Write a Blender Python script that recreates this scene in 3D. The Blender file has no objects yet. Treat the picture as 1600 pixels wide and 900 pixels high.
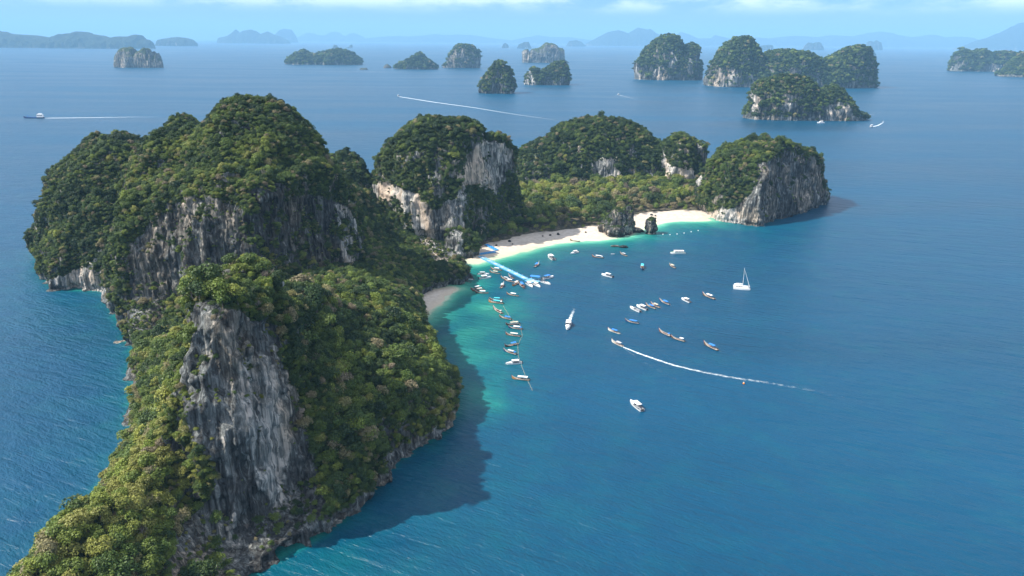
import bpy, math, random
import numpy as np
from mathutils import Matrix, Vector

random.seed(7)
rng = np.random.default_rng(7)
R = math.radians
S = bpy.context.scene
C = S.collection

# ------------------------------------------------------------------ camera
CAM_Z, FPX = 150.0, 1150.0
PITCH, ROLL = math.atan(388 / FPX), 0.0091
sp, cp, sr, cr = math.sin(PITCH), math.cos(PITCH), math.sin(ROLL), math.cos(ROLL)
FWD = np.array([0, cp, -sp]); UP0 = np.array([0, sp, cp]); RT0 = np.array([1.0, 0, 0])
RT = cr * RT0 + sr * UP0; UP = -sr * RT0 + cr * UP0
cam = bpy.data.objects.new('camera', bpy.data.cameras.new('camera')); C.objects.link(cam)
cam.matrix_world = Matrix(((RT[0], UP[0], -FWD[0], 0), (RT[1], UP[1], -FWD[1], 0), (RT[2], UP[2], -FWD[2], CAM_Z), (0, 0, 0, 1)))
cam.data.sensor_width = 36; cam.data.lens = 36 * FPX / 1600
cam.data.clip_start = 1; cam.data.clip_end = 250000
S.camera = cam
CAMP = np.array([0, 0, CAM_Z])


def ray(px, py):
    return FWD + (px - 800) / FPX * RT - (py - 450) / FPX * UP


def G(px, py, z=0.0):                     # where the sight line through a photo pixel meets height z
    d = ray(px, py); t = (z - CAM_Z) / d[2]
    return CAMP + d * t


def P(px, py, Y):                         # the point on that sight line at forward distance Y
    d = ray(px, py)
    return CAMP + d * (Y / d[1])


def project(V):
    D = V - CAMP
    f = D @ FWD; f = np.where(f < 1, 1, f)
    return 800 + FPX * (D @ RT) / f, 450 - FPX * (D @ UP) / f


# ------------------------------------------------------------------ sky, sun, exposure
SUN_EL = 47.0
SUN_TRAVEL = np.array([0.985, 0.17]); SUN_TRAVEL /= np.linalg.norm(SUN_TRAVEL)     # the light travels to the right and slightly away
W = bpy.data.worlds.new('World'); S.world = W; W.use_nodes = True
wn, wl = W.node_tree.nodes, W.node_tree.links
wn.clear()


def nd(nodes, typ, **kw):
    n = nodes.new(typ)
    for k, v in kw.items():
        if k.startswith('i_'):
            n.inputs[k[2:].replace('_', ' ')].default_value = v
        else:
            setattr(n, k, v)
    return n


sky = nd(wn, 'ShaderNodeTexSky', sky_type='NISHITA', sun_disc=False)
sky.sun_elevation = R(SUN_EL)
sky.sun_rotation = math.atan2(-SUN_TRAVEL[0], -SUN_TRAVEL[1])
sky.air_density = 1.0; sky.dust_density = 0.3; sky.ozone_density = 3.0
tcw = nd(wn, 'ShaderNodeTexCoord')
sep = nd(wn, 'ShaderNodeSeparateXYZ'); wl.new(tcw.outputs['Generated'], sep.inputs[0])
# cumulus band low over the horizon, thinner veils above
mpw = nd(wn, 'ShaderNodeMapping'); mpw.inputs['Scale'].default_value = (11, 11, 34); mpw.inputs['Location'].default_value = (1.3, 0.4, 0.1)
wl.new(tcw.outputs['Generated'], mpw.inputs[0])
cn = nd(wn, 'ShaderNodeTexNoise', i_Scale=1.0, i_Detail=8.0, i_Roughness=0.55); wl.new(mpw.outputs[0], cn.inputs['Vector'])
cr1 = nd(wn, 'ShaderNodeMapRange', interpolation_type='SMOOTHSTEP'); cr1.inputs['From Min'].default_value = 0.34; cr1.inputs['From Max'].default_value = 0.60
wl.new(cn.outputs['Fac'], cr1.inputs['Value'])
alt = nd(wn, 'ShaderNodeMapRange', interpolation_type='SMOOTHSTEP'); alt.inputs['From Min'].default_value = 0.026; alt.inputs['From Max'].default_value = 0.052
wl.new(sep.outputs['Z'], alt.inputs['Value'])
mul = nd(wn, 'ShaderNodeMath', operation='MULTIPLY'); wl.new(cr1.outputs[0], mul.inputs[0]); wl.new(alt.outputs[0], mul.inputs[1])
mul2 = nd(wn, 'ShaderNodeMath', operation='MULTIPLY'); mul2.inputs[1].default_value = 0.8; wl.new(mul.outputs[0], mul2.inputs[0])
tintn = nd(wn, 'ShaderNodeMix', data_type='RGBA', blend_type='MULTIPLY'); tintn.inputs['Factor'].default_value = 1.0
elev = nd(wn, 'ShaderNodeMapRange', interpolation_type='SMOOTHSTEP'); elev.inputs['From Min'].default_value = 0.0; elev.inputs['From Max'].default_value = 0.35; wl.new(sep.outputs['Z'], elev.inputs['Value'])
hue = nd(wn, 'ShaderNodeMix', data_type='RGBA'); wl.new(elev.outputs[0], hue.inputs['Factor']); hue.inputs['A'].default_value = (0.54, 0.80, 1.18, 1); hue.inputs['B'].default_value = (0.36, 0.68, 1.22, 1)   # paler low down, deeper blue overhead
wl.new(sky.outputs[0], tintn.inputs['A']); wl.new(hue.outputs['Result'], tintn.inputs['B'])
mixc = nd(wn, 'ShaderNodeMix', data_type='RGBA'); wl.new(mul2.outputs[0], mixc.inputs['Factor'])
wl.new(tintn.outputs['Result'], mixc.inputs['A']); mixc.inputs['B'].default_value = (14.0, 14.6, 15.2, 1)
bg = nd(wn, 'ShaderNodeBackground'); bg.inputs['Strength'].default_value = 0.068
wl.new(mixc.outputs['Result'], bg.inputs['Color'])
wo = nd(wn, 'ShaderNodeOutputWorld'); wl.new(bg.outputs[0], wo.inputs['Surface'])

sl = bpy.data.lights.new('sun', 'SUN'); sl.energy = 5.0; sl.angle = R(0.53); sl.color = (1.0, 0.95, 0.87)
sun = bpy.data.objects.new('sun', sl); C.objects.link(sun)
sd_ = Vector((SUN_TRAVEL[0] * math.cos(R(SUN_EL)), SUN_TRAVEL[1] * math.cos(R(SUN_EL)), -math.sin(R(SUN_EL))))
sun.rotation_euler = sd_.to_track_quat('-Z', 'Y').to_euler()
sun.location = (-300, 0, 900)

S.view_settings.view_transform = 'Standard'; S.view_settings.look = 'None'
S.view_settings.exposure = 0.90; S.view_settings.gamma = 1.0; S.view_settings.use_curve_mapping = False
S.cycles.max_bounces = 5; S.cycles.diffuse_bounces = 2; S.cycles.glossy_bounces = 2; S.cycles.transmission_bounces = 2
S.cycles.volume_bounces = 0; S.cycles.transparent_max_bounces = 6
S.cycles.use_denoising = True

# ------------------------------------------------------------------ numpy noise


def _h(ix, iy, iz, seed):
    n = (ix.astype(np.uint32) * np.uint32(374761393) + iy.astype(np.uint32) * np.uint32(668265263) + iz.astype(np.uint32) * np.uint32(2147483647) + np.uint32(seed * 1013 + 17))
    n = (n ^ (n >> np.uint32(13))) * np.uint32(1274126177)
    n = n ^ (n >> np.uint32(16)); n = n * np.uint32(2246822519); n ^= n >> np.uint32(15)
    return n.astype(np.float64) / 4294967295.0 * 2 - 1


def vnoise(p, seed=0):
    f = np.floor(p); i = f.astype(np.int64); w = p - f; w = w * w * w * (w * (w * 6 - 15) + 10)
    i = i & 0xFFFFFFF
    out = 0
    for dx in (0, 1):
        for dy in (0, 1):
            for dz in (0, 1):
                k = (w[:, 0] if dx else 1 - w[:, 0]) * (w[:, 1] if dy else 1 - w[:, 1]) * (w[:, 2] if dz else 1 - w[:, 2])
                out = out + k * _h(i[:, 0] + dx, i[:, 1] + dy, i[:, 2] + dz, seed)
    return out


def fbm(p, octv=4, seed=0, gain=0.5):
    a, s, tot = 1.0, 0, 0
    for o in range(octv):
        s = s + a * vnoise(p * (2.03 ** o) + o * 17.3, seed + o); tot += a; a *= gain
    return s / tot * 1.5


def ridged(p, octv=3, seed=0):
    a, s, tot = 1.0, 0, 0
    for o in range(octv):
        s = s + a * (1 - np.abs(vnoise(p * (2.07 ** o) + o * 9.1, seed + o)) * 2); tot += a; a *= 0.5
    return s / tot


def sstep(a, b, x):
    t = np.clip((x - a) / (b - a), 0, 1); return t * t * (3 - 2 * t)


def inpoly(X, Y, poly):
    poly = np.asarray(poly, float); r = np.zeros(X.shape, bool); n = len(poly); j = n - 1
    for i in range(n):
        xi, yi = poly[i]; xj, yj = poly[j]
        c = ((yi > Y) != (yj > Y)) & (X < (xj - xi) * (Y - yi) / (yj - yi + 1e-12) + xi)
        r ^= c; j = i
    return r


def sdist(X, Y, poly, closed=True):       # signed distance, positive inside
    poly = np.asarray(poly, float); d = np.full(X.shape, 1e9); n = len(poly)
    for i in range(n if closed else n - 1):
        a = poly[i]; b = poly[(i + 1) % n]; ab = b - a
        t = np.clip(((X - a[0]) * ab[0] + (Y - a[1]) * ab[1]) / (ab @ ab + 1e-9), 0, 1)
        d = np.minimum(d, np.hypot(X - a[0] - t * ab[0], Y - a[1] - t * ab[1]))
    return np.where(inpoly(X, Y, poly), d, -d) if closed else d


# ------------------------------------------------------------------ materials


def mat(name):
    m = bpy.data.materials.new(name); m.use_nodes = True
    n = m.node_tree.nodes; n.clear()
    out = nd(n, 'ShaderNodeOutputMaterial'); b = nd(n, 'ShaderNodeBsdfPrincipled')
    m.node_tree.links.new(b.outputs[0], out.inputs['Surface'])
    return m, n, m.node_tree.links, b, out


def simple(name, col, rough=0.5, metal=0.0, var=0.12, scale=3.0):
    m, n, l, b, o = mat(name)
    tc = nd(n, 'ShaderNodeTexCoord'); no = nd(n, 'ShaderNodeTexNoise', i_Scale=scale, i_Detail=4.0)
    l.new(tc.outputs['Object'], no.inputs['Vector'])
    mr = nd(n, 'ShaderNodeMapRange'); mr.inputs['To Min'].default_value = 1 - var * 1.5; mr.inputs['To Max'].default_value = 1 + var
    mr.inputs['From Min'].default_value = 0.25; mr.inputs['From Max'].default_value = 0.75
    l.new(no.outputs['Fac'], mr.inputs['Value'])
    hs = nd(n, 'ShaderNodeHueSaturation'); hs.inputs['Color'].default_value = (*col, 1); l.new(mr.outputs[0], hs.inputs['Value'])
    l.new(hs.outputs[0], b.inputs['Base Color'])
    b.inputs['Roughness'].default_value = rough; b.inputs['Metallic'].default_value = metal
    return m


def ramp(n, stops, interp='LINEAR'):
    r = nd(n, 'ShaderNodeValToRGB'); r.color_ramp.interpolation = interp
    e = r.color_ramp.elements
    while len(e) < len(stops):
        e.new(0.5)
    for k, (p, c) in enumerate(stops):
        e[k].position = p; e[k].color = (*c, 1)
    return r


def rock_material(name, sc=1.0, dark=1.0, far=1.0):
    m, n, l, b, o = mat(name)
    geo = nd(n, 'ShaderNodeNewGeometry')
    mp = nd(n, 'ShaderNodeMapping'); mp.inputs['Scale'].default_value = (0.16 * sc, 0.16 * sc, 0.028 * sc); l.new(geo.outputs['Position'], mp.inputs[0])
    n1 = nd(n, 'ShaderNodeTexNoise', i_Scale=1.0, i_Detail=9.0, i_Roughness=0.66, i_Distortion=0.5); l.new(mp.outputs[0], n1.inputs['Vector'])
    mp2 = nd(n, 'ShaderNodeMapping'); mp2.inputs['Scale'].default_value = (0.05 * sc, 0.05 * sc, 0.022 * sc); l.new(geo.outputs['Position'], mp2.inputs[0])
    n2 = nd(n, 'ShaderNodeTexNoise', i_Scale=1.0, i_Detail=4.0, i_Roughness=0.5); l.new(mp2.outputs[0], n2.inputs['Vector'])
    mp3 = nd(n, 'ShaderNodeMapping'); mp3.inputs['Scale'].default_value = (0.55 * sc, 0.55 * sc, 0.30 * sc); l.new(geo.outputs['Position'], mp3.inputs[0])
    n3 = nd(n, 'ShaderNodeTexNoise', i_Scale=1.0, i_Detail=8.0, i_Roughness=0.65); l.new(mp3.outputs[0], n3.inputs['Vector'])
    d = dark
    r1 = ramp(n, [(0.405, (0.018 * d, 0.017 * d, 0.017 * d)), (0.49, (0.074 * d, 0.076 * d, 0.073 * d)), (0.55, (0.18 * d, 0.19 * d, 0.18 * d)), (0.62, (0.52, 0.48, 0.43))])
    # mixing streak noise with patch noise
    mx = nd(n, 'ShaderNodeMix', data_type='FLOAT'); mx.inputs['Factor'].default_value = 0.42
    l.new(n1.outputs['Fac'], mx.inputs['A']); l.new(n2.outputs['Fac'], mx.inputs['B'])
    mx2 = nd(n, 'ShaderNodeMix', data_type='FLOAT'); mx2.inputs['Factor'].default_value = 0.13
    l.new(mx.outputs['Result'], mx2.inputs['A']); l.new(n3.outputs['Fac'], mx2.inputs['B'])
    mp4 = nd(n, 'ShaderNodeMapping'); mp4.inputs['Scale'].default_value = (0.75 * sc, 0.75 * sc, 0.055 * sc); l.new(geo.outputs['Position'], mp4.inputs[0])
    n4 = nd(n, 'ShaderNodeTexNoise', i_Scale=1.0, i_Detail=6.0, i_Roughness=0.6, i_Distortion=0.6); l.new(mp4.outputs[0], n4.inputs['Vector'])
    mx3 = nd(n, 'ShaderNodeMix', data_type='FLOAT'); mx3.inputs['Factor'].default_value = 0.45
    l.new(mx2.outputs['Result'], mx3.inputs['A']); l.new(n4.outputs['Fac'], mx3.inputs['B']); mx2 = mx3
    sh = nd(n, 'ShaderNodeAttribute', attribute_name='pale')          # how pale the rock is; also carries shade painted on the summit wall
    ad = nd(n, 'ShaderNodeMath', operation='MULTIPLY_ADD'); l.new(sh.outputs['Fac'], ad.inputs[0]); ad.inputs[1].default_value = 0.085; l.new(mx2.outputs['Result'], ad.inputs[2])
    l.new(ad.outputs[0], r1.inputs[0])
    # ochre and rust staining
    st = nd(n, 'ShaderNodeMapRange', interpolation_type='SMOOTHSTEP'); st.inputs['From Min'].default_value = 0.48; st.inputs['From Max'].default_value = 0.62; st.inputs['To Max'].default_value = 0.6
    l.new(n2.outputs['Fac'], st.inputs['Value'])
    stm = nd(n, 'ShaderNodeMix', data_type='RGBA', blend_type='MULTIPLY'); l.new(st.outputs[0], stm.inputs['Factor']); l.new(r1.outputs[0], stm.inputs['A']); stm.inputs['B'].default_value = (1.0, 0.78, 0.58, 1)
    # soil and plant litter where things grow
    vg = nd(n, 'ShaderNodeAttribute', attribute_name='veg')
    vr = nd(n, 'ShaderNodeMapRange', interpolation_type='SMOOTHSTEP'); vr.inputs['From Min'].default_value = 0.35; vr.inputs['From Max'].default_value = 0.75
    vadd = nd(n, 'ShaderNodeMath', operation='MULTIPLY_ADD'); l.new(n3.outputs['Fac'], vadd.inputs[0]); vadd.inputs[1].default_value = 0.8
    vs = nd(n, 'ShaderNodeMath', operation='SUBTRACT'); l.new(vg.outputs['Fac'], vs.inputs[0]); vs.inputs[1].default_value = 0.4; l.new(vs.outputs[0], vadd.inputs[2])
    l.new(vadd.outputs[0], vr.inputs['Value'])
    gr = ramp(n, [(0.35, (0.018 * far, 0.030 * far, 0.010 * far)), (0.5, (0.040 * far, 0.056 * far, 0.018 * far)), (0.62, (0.075 * far, 0.085 * far, 0.03 * far))]); l.new(n3.outputs['Fac'], gr.inputs[0])
    vm = nd(n, 'ShaderNodeMix', data_type='RGBA'); l.new(vr.outputs[0], vm.inputs['Factor']); l.new(stm.outputs['Result'], vm.inputs['A']); l.new(gr.outputs[0], vm.inputs['B'])
    l.new(vm.outputs['Result'], b.inputs['Base Color'])
    b.inputs['Roughness'].default_value = 0.9; b.inputs['Specular IOR Level'].default_value = 0.15
    bu = nd(n, 'ShaderNodeBump'); bu.inputs['Strength'].default_value = 0.9; bu.inputs['Distance'].default_value = 1.6 / sc
    ba = nd(n, 'ShaderNodeMath', operation='ADD'); l.new(n1.outputs['Fac'], ba.inputs[0]); l.new(n3.outputs['Fac'], ba.inputs[1])
    ba2 = nd(n, 'ShaderNodeMath', operation='MULTIPLY_ADD'); l.new(n4.outputs['Fac'], ba2.inputs[0]); ba2.inputs[1].default_value = 0.8; l.new(ba.outputs[0], ba2.inputs[2]); ba = ba2
    l.new(ba.outputs[0], bu.inputs['Height']); l.new(bu.outputs[0], b.inputs['Normal'])
    return m


def foliage_material(name, stops):
    m, n, l, b, o = mat(name)
    at = nd(n, 'ShaderNodeAttribute', attribute_name='tint', attribute_type='INSTANCER')
    r = ramp(n, stops); l.new(at.outputs['Fac'], r.inputs[0])
    lf = nd(n, 'ShaderNodeAttribute', attribute_name='leafvar')
    hs = nd(n, 'ShaderNodeHueSaturation'); l.new(r.outputs[0], hs.inputs['Color']); l.new(lf.outputs['Fac'], hs.inputs['Value'])
    l.new(hs.outputs[0], b.inputs['Base Color']); b.inputs['Roughness'].default_value = 0.55; b.inputs['Specular IOR Level'].default_value = 0.25
    tr = nd(n, 'ShaderNodeBsdfTranslucent'); hs2 = nd(n, 'ShaderNodeHueSaturation'); hs2.inputs['Value'].default_value = 1.3; l.new(hs.outputs[0], hs2.inputs['Color']); l.new(hs2.outputs[0], tr.inputs['Color'])
    mx = nd(n, 'ShaderNodeMixShader'); mx.inputs[0].default_value = 0.22; l.new(b.outputs[0], mx.inputs[1]); l.new(tr.outputs[0], mx.inputs[2])
    l.new(mx.outputs[0], o.inputs['Surface'])
    return m


LEAF = foliage_material('leaves', [(0.0, (0.020, 0.044, 0.018)), (0.3, (0.046, 0.078, 0.024)), (0.52, (0.088, 0.135, 0.028)), (0.74, (0.17, 0.215, 0.036)), (0.86, (0.24, 0.25, 0.05)), (1.0, (0.22, 0.18, 0.115))])
TWIG = simple('dry_twigs', (0.20, 0.165, 0.135), 0.9)
BARK = simple('bark', (0.13, 0.105, 0.08), 0.9)
ROCK = rock_material('limestone')
ROCK_FAR = rock_material('limestone_far', sc=0.35, dark=0.9)
SHORE = rock_material('far_forest', sc=0.1, dark=0.6, far=0.42)
STACK = rock_material('dark_limestone', sc=2.2, dark=0.55)


def sand_material():
    m, n, l, b, o = mat('sand')
    geo = nd(n, 'ShaderNodeNewGeometry'); no = nd(n, 'ShaderNodeTexNoise', i_Scale=0.35, i_Detail=8.0, i_Roughness=0.6); l.new(geo.outputs['Position'], no.inputs['Vector'])
    r = ramp(n, [(0.3, (0.38, 0.31, 0.24)), (0.55, (0.52, 0.45, 0.37)), (0.75, (0.60, 0.53, 0.45))]); l.new(no.outputs['Fac'], r.inputs[0])
    sx = nd(n, 'ShaderNodeSeparateXYZ'); l.new(geo.outputs['Position'], sx.inputs[0])
    we = nd(n, 'ShaderNodeMapRange'); we.inputs['From Min'].default_value = 0.05; we.inputs['From Max'].default_value = 0.55; l.new(sx.outputs['Z'], we.inputs['Value'])
    mx = nd(n, 'ShaderNodeMix', data_type='RGBA'); l.new(we.outputs[0], mx.inputs['Factor']); mx.inputs['A'].default_value = (0.50, 0.42, 0.31, 1); l.new(r.outputs[0], mx.inputs['B'])
    l.new(mx.outputs['Result'], b.inputs['Base Color']); b.inputs['Roughness'].default_value = 0.9
    bu = nd(n, 'ShaderNodeBump'); bu.inputs['Strength'].default_value = 0.5; bu.inputs['Distance'].default_value = 0.4; l.new(no.outputs['Fac'], bu.inputs['Height']); l.new(bu.outputs[0], b.inputs['Normal'])
    return m


def litter_material():
    m, n, l, b, o = mat('forest_litter')
    geo = nd(n, 'ShaderNodeNewGeometry'); no = nd(n, 'ShaderNodeTexNoise', i_Scale=0.3, i_Detail=8.0, i_Roughness=0.65); l.new(geo.outputs['Position'], no.inputs['Vector'])
    r = ramp(n, [(0.35, (0.03, 0.035, 0.015)), (0.5, (0.07, 0.06, 0.035)), (0.68, (0.20, 0.16, 0.11))]); l.new(no.outputs['Fac'], r.inputs[0])
    l.new(r.outputs[0], b.inputs['Base Color']); b.inputs['Roughness'].default_value = 0.95
    return m


def sea_material():
    m, n, l, b, o = mat('sea_water')
    geo = nd(n, 'ShaderNodeNewGeometry')
    at = nd(n, 'ShaderNodeAttribute', attribute_name='shallow')
    sw = nd(n, 'ShaderNodeTexNoise', i_Scale=0.055, i_Detail=6.0, i_Roughness=0.6); l.new(geo.outputs['Position'], sw.inputs['Vector'])
    ma = nd(n, 'ShaderNodeMath', operation='MULTIPLY_ADD'); l.new(sw.outputs['Fac'], ma.inputs[0]); ma.inputs[1].default_value = 0.5
    sb = nd(n, 'ShaderNodeMath', operation='SUBTRACT'); l.new(at.outputs['Fac'], sb.inputs[0]); sb.inputs[1].default_value = 0.25; l.new(sb.outputs[0], ma.inputs[2])
    r = ramp(n, [(0.0, (0.0001, 0.047, 0.099)), (0.14, (0.0002, 0.058, 0.101)), (0.34, (0.0015, 0.090, 0.108)), (0.55, (0.010, 0.145, 0.125)), (0.74, (0.050, 0.28, 0.20)), (0.90, (0.16, 0.38, 0.26)), (1.0, (0.46, 0.50, 0.36))])
    l.new(ma.outputs[0], r.inputs[0])
    # broad current and wind patches
    mp = nd(n, 'ShaderNodeMapping'); mp.inputs['Scale'].default_value = (0.0016, 0.0060, 1); mp.inputs['Rotation'].default_value = (0, 0, 0.12); l.new(geo.outputs['Position'], mp.inputs[0])
    wp = nd(n, 'ShaderNodeTexNoise', i_Scale=1.0, i_Detail=5.0, i_Roughness=0.6); l.new(mp.outputs[0], wp.inputs['Vector'])
    wr = nd(n, 'ShaderNodeMapRange'); wr.inputs['From Min'].default_value = 0.3; wr.inputs['From Max'].default_value = 0.7; wr.inputs['To Min'].default_value = 0.78; wr.inputs['To Max'].default_value = 1.22; l.new(wp.outputs['Fac'], wr.inputs['Value'])
    hs = nd(n, 'ShaderNodeHueSaturation'); l.new(r.outputs[0], hs.inputs['Color']); l.new(wr.outputs[0], hs.inputs['Value'])
    l.new(hs.outputs[0], b.inputs['Base Color'])
    b.inputs['IOR'].default_value = 1.333; b.inputs['Specular IOR Level'].default_value = 0.34
    rr = nd(n, 'ShaderNodeMapRange'); rr.inputs['From Min'].default_value = 0.3; rr.inputs['From Max'].default_value = 0.7; rr.inputs['To Min'].default_value = 0.32; rr.inputs['To Max'].default_value = 0.44; l.new(wp.outputs['Fac'], rr.inputs['Value'])
    l.new(rr.outputs[0], b.inputs['Roughness'])
    ang = math.atan2(-0.43, 0.9)

    def waves(sx, sy, a, detail):
        q = nd(n, 'ShaderNodeMapping', vector_type='TEXTURE'); q.inputs['Rotation'].default_value = (0, 0, a); q.inputs['Scale'].default_value = (sx, sy, 1)
        l.new(geo.outputs['Position'], q.inputs[0])
        t = nd(n, 'ShaderNodeTexNoise', i_Scale=1.0, i_Detail=detail, i_Roughness=0.55, i_Distortion=0.3); l.new(q.outputs[0], t.inputs['Vector'])
        return t
    w1 = waves(11, 2.6, ang, 4.0); w2 = waves(34, 9.5, ang + 0.15, 2.0); w3 = waves(2.6, 1.1, ang - 0.35, 3.0)
    a1 = nd(n, 'ShaderNodeMath', operation='MULTIPLY_ADD'); l.new(w2.outputs['Fac'], a1.inputs[0]); a1.inputs[1].default_value = 1.6; l.new(w1.outputs['Fac'], a1.inputs[2])
    a2 = nd(n, 'ShaderNodeMath', operation='MULTIPLY_ADD'); l.new(w3.outputs['Fac'], a2.inputs[0]); a2.inputs[1].default_value = 0.35; l.new(a1.outputs[0], a2.inputs[2])
    bu = nd(n, 'ShaderNodeBump'); bu.inputs['Strength'].default_value = 1.0; bu.inputs['Distance'].default_value = 1.0; l.new(a2.outputs[0], bu.inputs['Height']); l.new(bu.outputs[0], b.inputs['Normal'])
    return m


def foam_material():
    m, n, l, b, o = mat('foam')
    b.inputs['Base Color'].default_value = (0.75, 0.82, 0.84, 1); b.inputs['Roughness'].default_value = 0.8
    at = nd(n, 'ShaderNodeAttribute', attribute_name='foam_amount')
    geo = nd(n, 'ShaderNodeNewGeometry'); no = nd(n, 'ShaderNodeTexNoise', i_Scale=0.45, i_Detail=6.0, i_Roughness=0.7); l.new(geo.outputs['Position'], no.inputs['Vector'])
    mr = nd(n, 'ShaderNodeMath', operation='MULTIPLY_ADD'); l.new(no.outputs['Fac'], mr.inputs[0]); mr.inputs[1].default_value = 2.6
    s = nd(n, 'ShaderNodeMath', operation='SUBTRACT'); l.new(at.outputs['Fac'], s.inputs[0]); s.inputs[1].default_value = 1.75; l.new(s.outputs[0], mr.inputs[2])
    ml = nd(n, 'ShaderNodeMath', operation='MULTIPLY', use_clamp=True); l.new(mr.outputs[0], ml.inputs[0]); l.new(at.outputs['Fac'], ml.inputs[1])
    l.new(ml.outputs[0], b.inputs['Alpha'])
    return m


SAND, LITTER, SEA, FOAM = sand_material(), litter_material(), sea_material(), foam_material()

# ------------------------------------------------------------------ object helpers


def tag(o, label=None, cat=None, group=None, kind=None):
    if label: o['label'] = label
    if cat: o['category'] = cat
    if group: o['group'] = group
    if kind: o['kind'] = kind
    return o


def mesh_np(name, V, F, m=None):
    me = bpy.data.meshes.new(name)
    V = np.asarray(V, np.float32); F = np.asarray(F, np.int32); k = F.shape[1]
    me.vertices.add(len(V)); me.vertices.foreach_set('co', V.ravel())
    me.loops.add(F.size); me.loops.foreach_set('vertex_index', F.ravel())
    me.polygons.add(len(F)); me.polygons.foreach_set('loop_start', np.arange(0, F.size, k, dtype=np.int32)); me.polygons.foreach_set('loop_total', np.full(len(F), k, np.int32))
    me.update(calc_edges=True)
    if m: me.materials.append(m)
    return me


def smooth(me, on=True):
    me.polygons.foreach_set('use_smooth', np.full(len(me.polygons), on)); return me


def fattr(me, name, v, dom='POINT'):
    a = me.attributes.new(name, 'FLOAT', dom); a.data.foreach_set('value', np.asarray(v, np.float32))


def link(name, me, parent=None):
    o = bpy.data.objects.new(name, me); C.objects.link(o)
    if parent: o.parent = parent
    return o


def empty(name, loc=(0, 0, 0), rz=0.0):
    o = bpy.data.objects.new(name, None); C.objects.link(o); o.location = loc; o.rotation_euler.z = rz
    o.empty_display_size = 1; return o


def grid_mesh(X, Y, Z):
    ny, nx = X.shape
    V = np.stack([X, Y, Z], -1).reshape(-1, 3)
    i = np.arange(ny * nx).reshape(ny, nx)
    F = np.stack([i[:-1, :-1], i[:-1, 1:], i[1:, 1:], i[1:, :-1]], -1).reshape(-1, 4)
    return V, F


def remesh_field(X, Y, Z, bottom, voxel):
    """closed solid under a height field, rebuilt as even quads so that cliffs carry as much geometry as slopes"""
    V, F = grid_mesh(X, Y, Z)
    ny, nx = X.shape; n = ny * nx
    VB = V.copy(); VB[:, 2] = bottom
    i = np.arange(n).reshape(ny, nx)
    sides = []
    for ed in (i[0, :], i[:, -1], i[-1, ::-1], i[::-1, 0]):
        a, b = ed[:-1], ed[1:]
        sides.append(np.stack([a, a + n, b + n, b], -1))
    FF = np.concatenate([F, F[:, ::-1] + n] + sides)
    me = mesh_np('tmp', np.concatenate([V, VB]), FF)
    o = link('tmp', me); md = o.modifiers.new('r', 'REMESH'); md.mode = 'VOXEL'; md.voxel_size = voxel; md.adaptivity = 0
    dg = bpy.context.evaluated_depsgraph_get(); dg.update()
    ev = o.evaluated_get(dg); e = ev.to_mesh()
    v = np.empty(len(e.vertices) * 3, np.float32); e.vertices.foreach_get('co', v)
    f = np.empty(len(e.loops), np.int32); e.loops.foreach_get('vertex_index', f)
    ev.to_mesh_clear(); bpy.data.objects.remove(o); bpy.data.meshes.remove(me)
    return v.reshape(-1, 3).astype(float), f.reshape(-1, 4)


def vnormals(V, F):
    a = V[F[:, 2]] - V[F[:, 0]]; b = V[F[:, 3]] - V[F[:, 1]]
    fn = np.cross(a, b)
    N = np.zeros_like(V)
    for k in range(4):
        np.add.at(N, F[:, k], fn)
    return N / (np.linalg.norm(N, axis=1, keepdims=True) + 1e-9)


def craggy(V, F, sc=1.0, amp=1.0, seed=0, notch=True, ledge=2.0):
    """flutes, ledges and breaks in the rock, strongest on steep faces"""
    N = vnormals(V, F)
    steep = sstep(0.15, 0.75, 1 - np.abs(N[:, 2]))
    q = V / sc
    fl = ridged(q * np.array([1 / 17, 1 / 17, 1 / 60]), 3, seed) - 0.35
    f4 = ridged(q * np.array([1 / 5.0, 1 / 5.0, 1 / 34]), 2, seed + 3) - 0.35
    f2 = fbm(q * np.array([1 / 6.5, 1 / 6.5, 1 / 22]), 3, seed + 5)
    f3 = fbm(q * np.array([1 / 2.6, 1 / 2.6, 1 / 5.0]), 2, seed + 11)
    led = fbm(q * np.array([1 / 45, 1 / 45, 1 / 9]), 3, seed + 21)
    lump = fbm(q / 22.0, 3, seed + 31)
    d = steep * (fl * 4.6 + f4 * 1.5 + f2 * 2.4 + f3 * 1.1 + led * ledge) + (1 - steep) * (lump * 2.6 + f3 * 0.5)
    if notch:
        d = d - 1.9 * steep * np.exp(-((V[:, 2] - 1.3) / 1.6) ** 2) / sc * 1.0
    fade = sstep(-6, 0.5, V[:, 2])
    D = N.copy(); D[:, 2] *= 0.5
    return V + D * (d * amp * sc * fade)[:, None]


def dome(X, Y, cx, cy, rx, ry, h, rot=0.0, p=2.6, q=1.7, wob=0.12, seed=0):
    a = R(rot); dx, dy = X - cx, Y - cy
    u = (dx * math.cos(a) + dy * math.sin(a)) / rx; v = (-dx * math.sin(a) + dy * math.cos(a)) / ry
    th = np.stack([X / 26, Y / 26, np.full(X.shape, h * 0.37)], -1).reshape(-1, 3)
    r = np.hypot(u, v) * (1 + wob * fbm(th, 3, seed).reshape(X.shape))
    return np.where(r < 1, h * np.maximum(0, 1 - r ** p) ** (1 / q), -(r - 1) * 60)


def smax(a, b, k=5.0):
    h = np.clip(0.5 + 0.5 * (a - b) / k, 0, 1)
    return b * (1 - h) + a * h + k * h * (1 - h)


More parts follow.
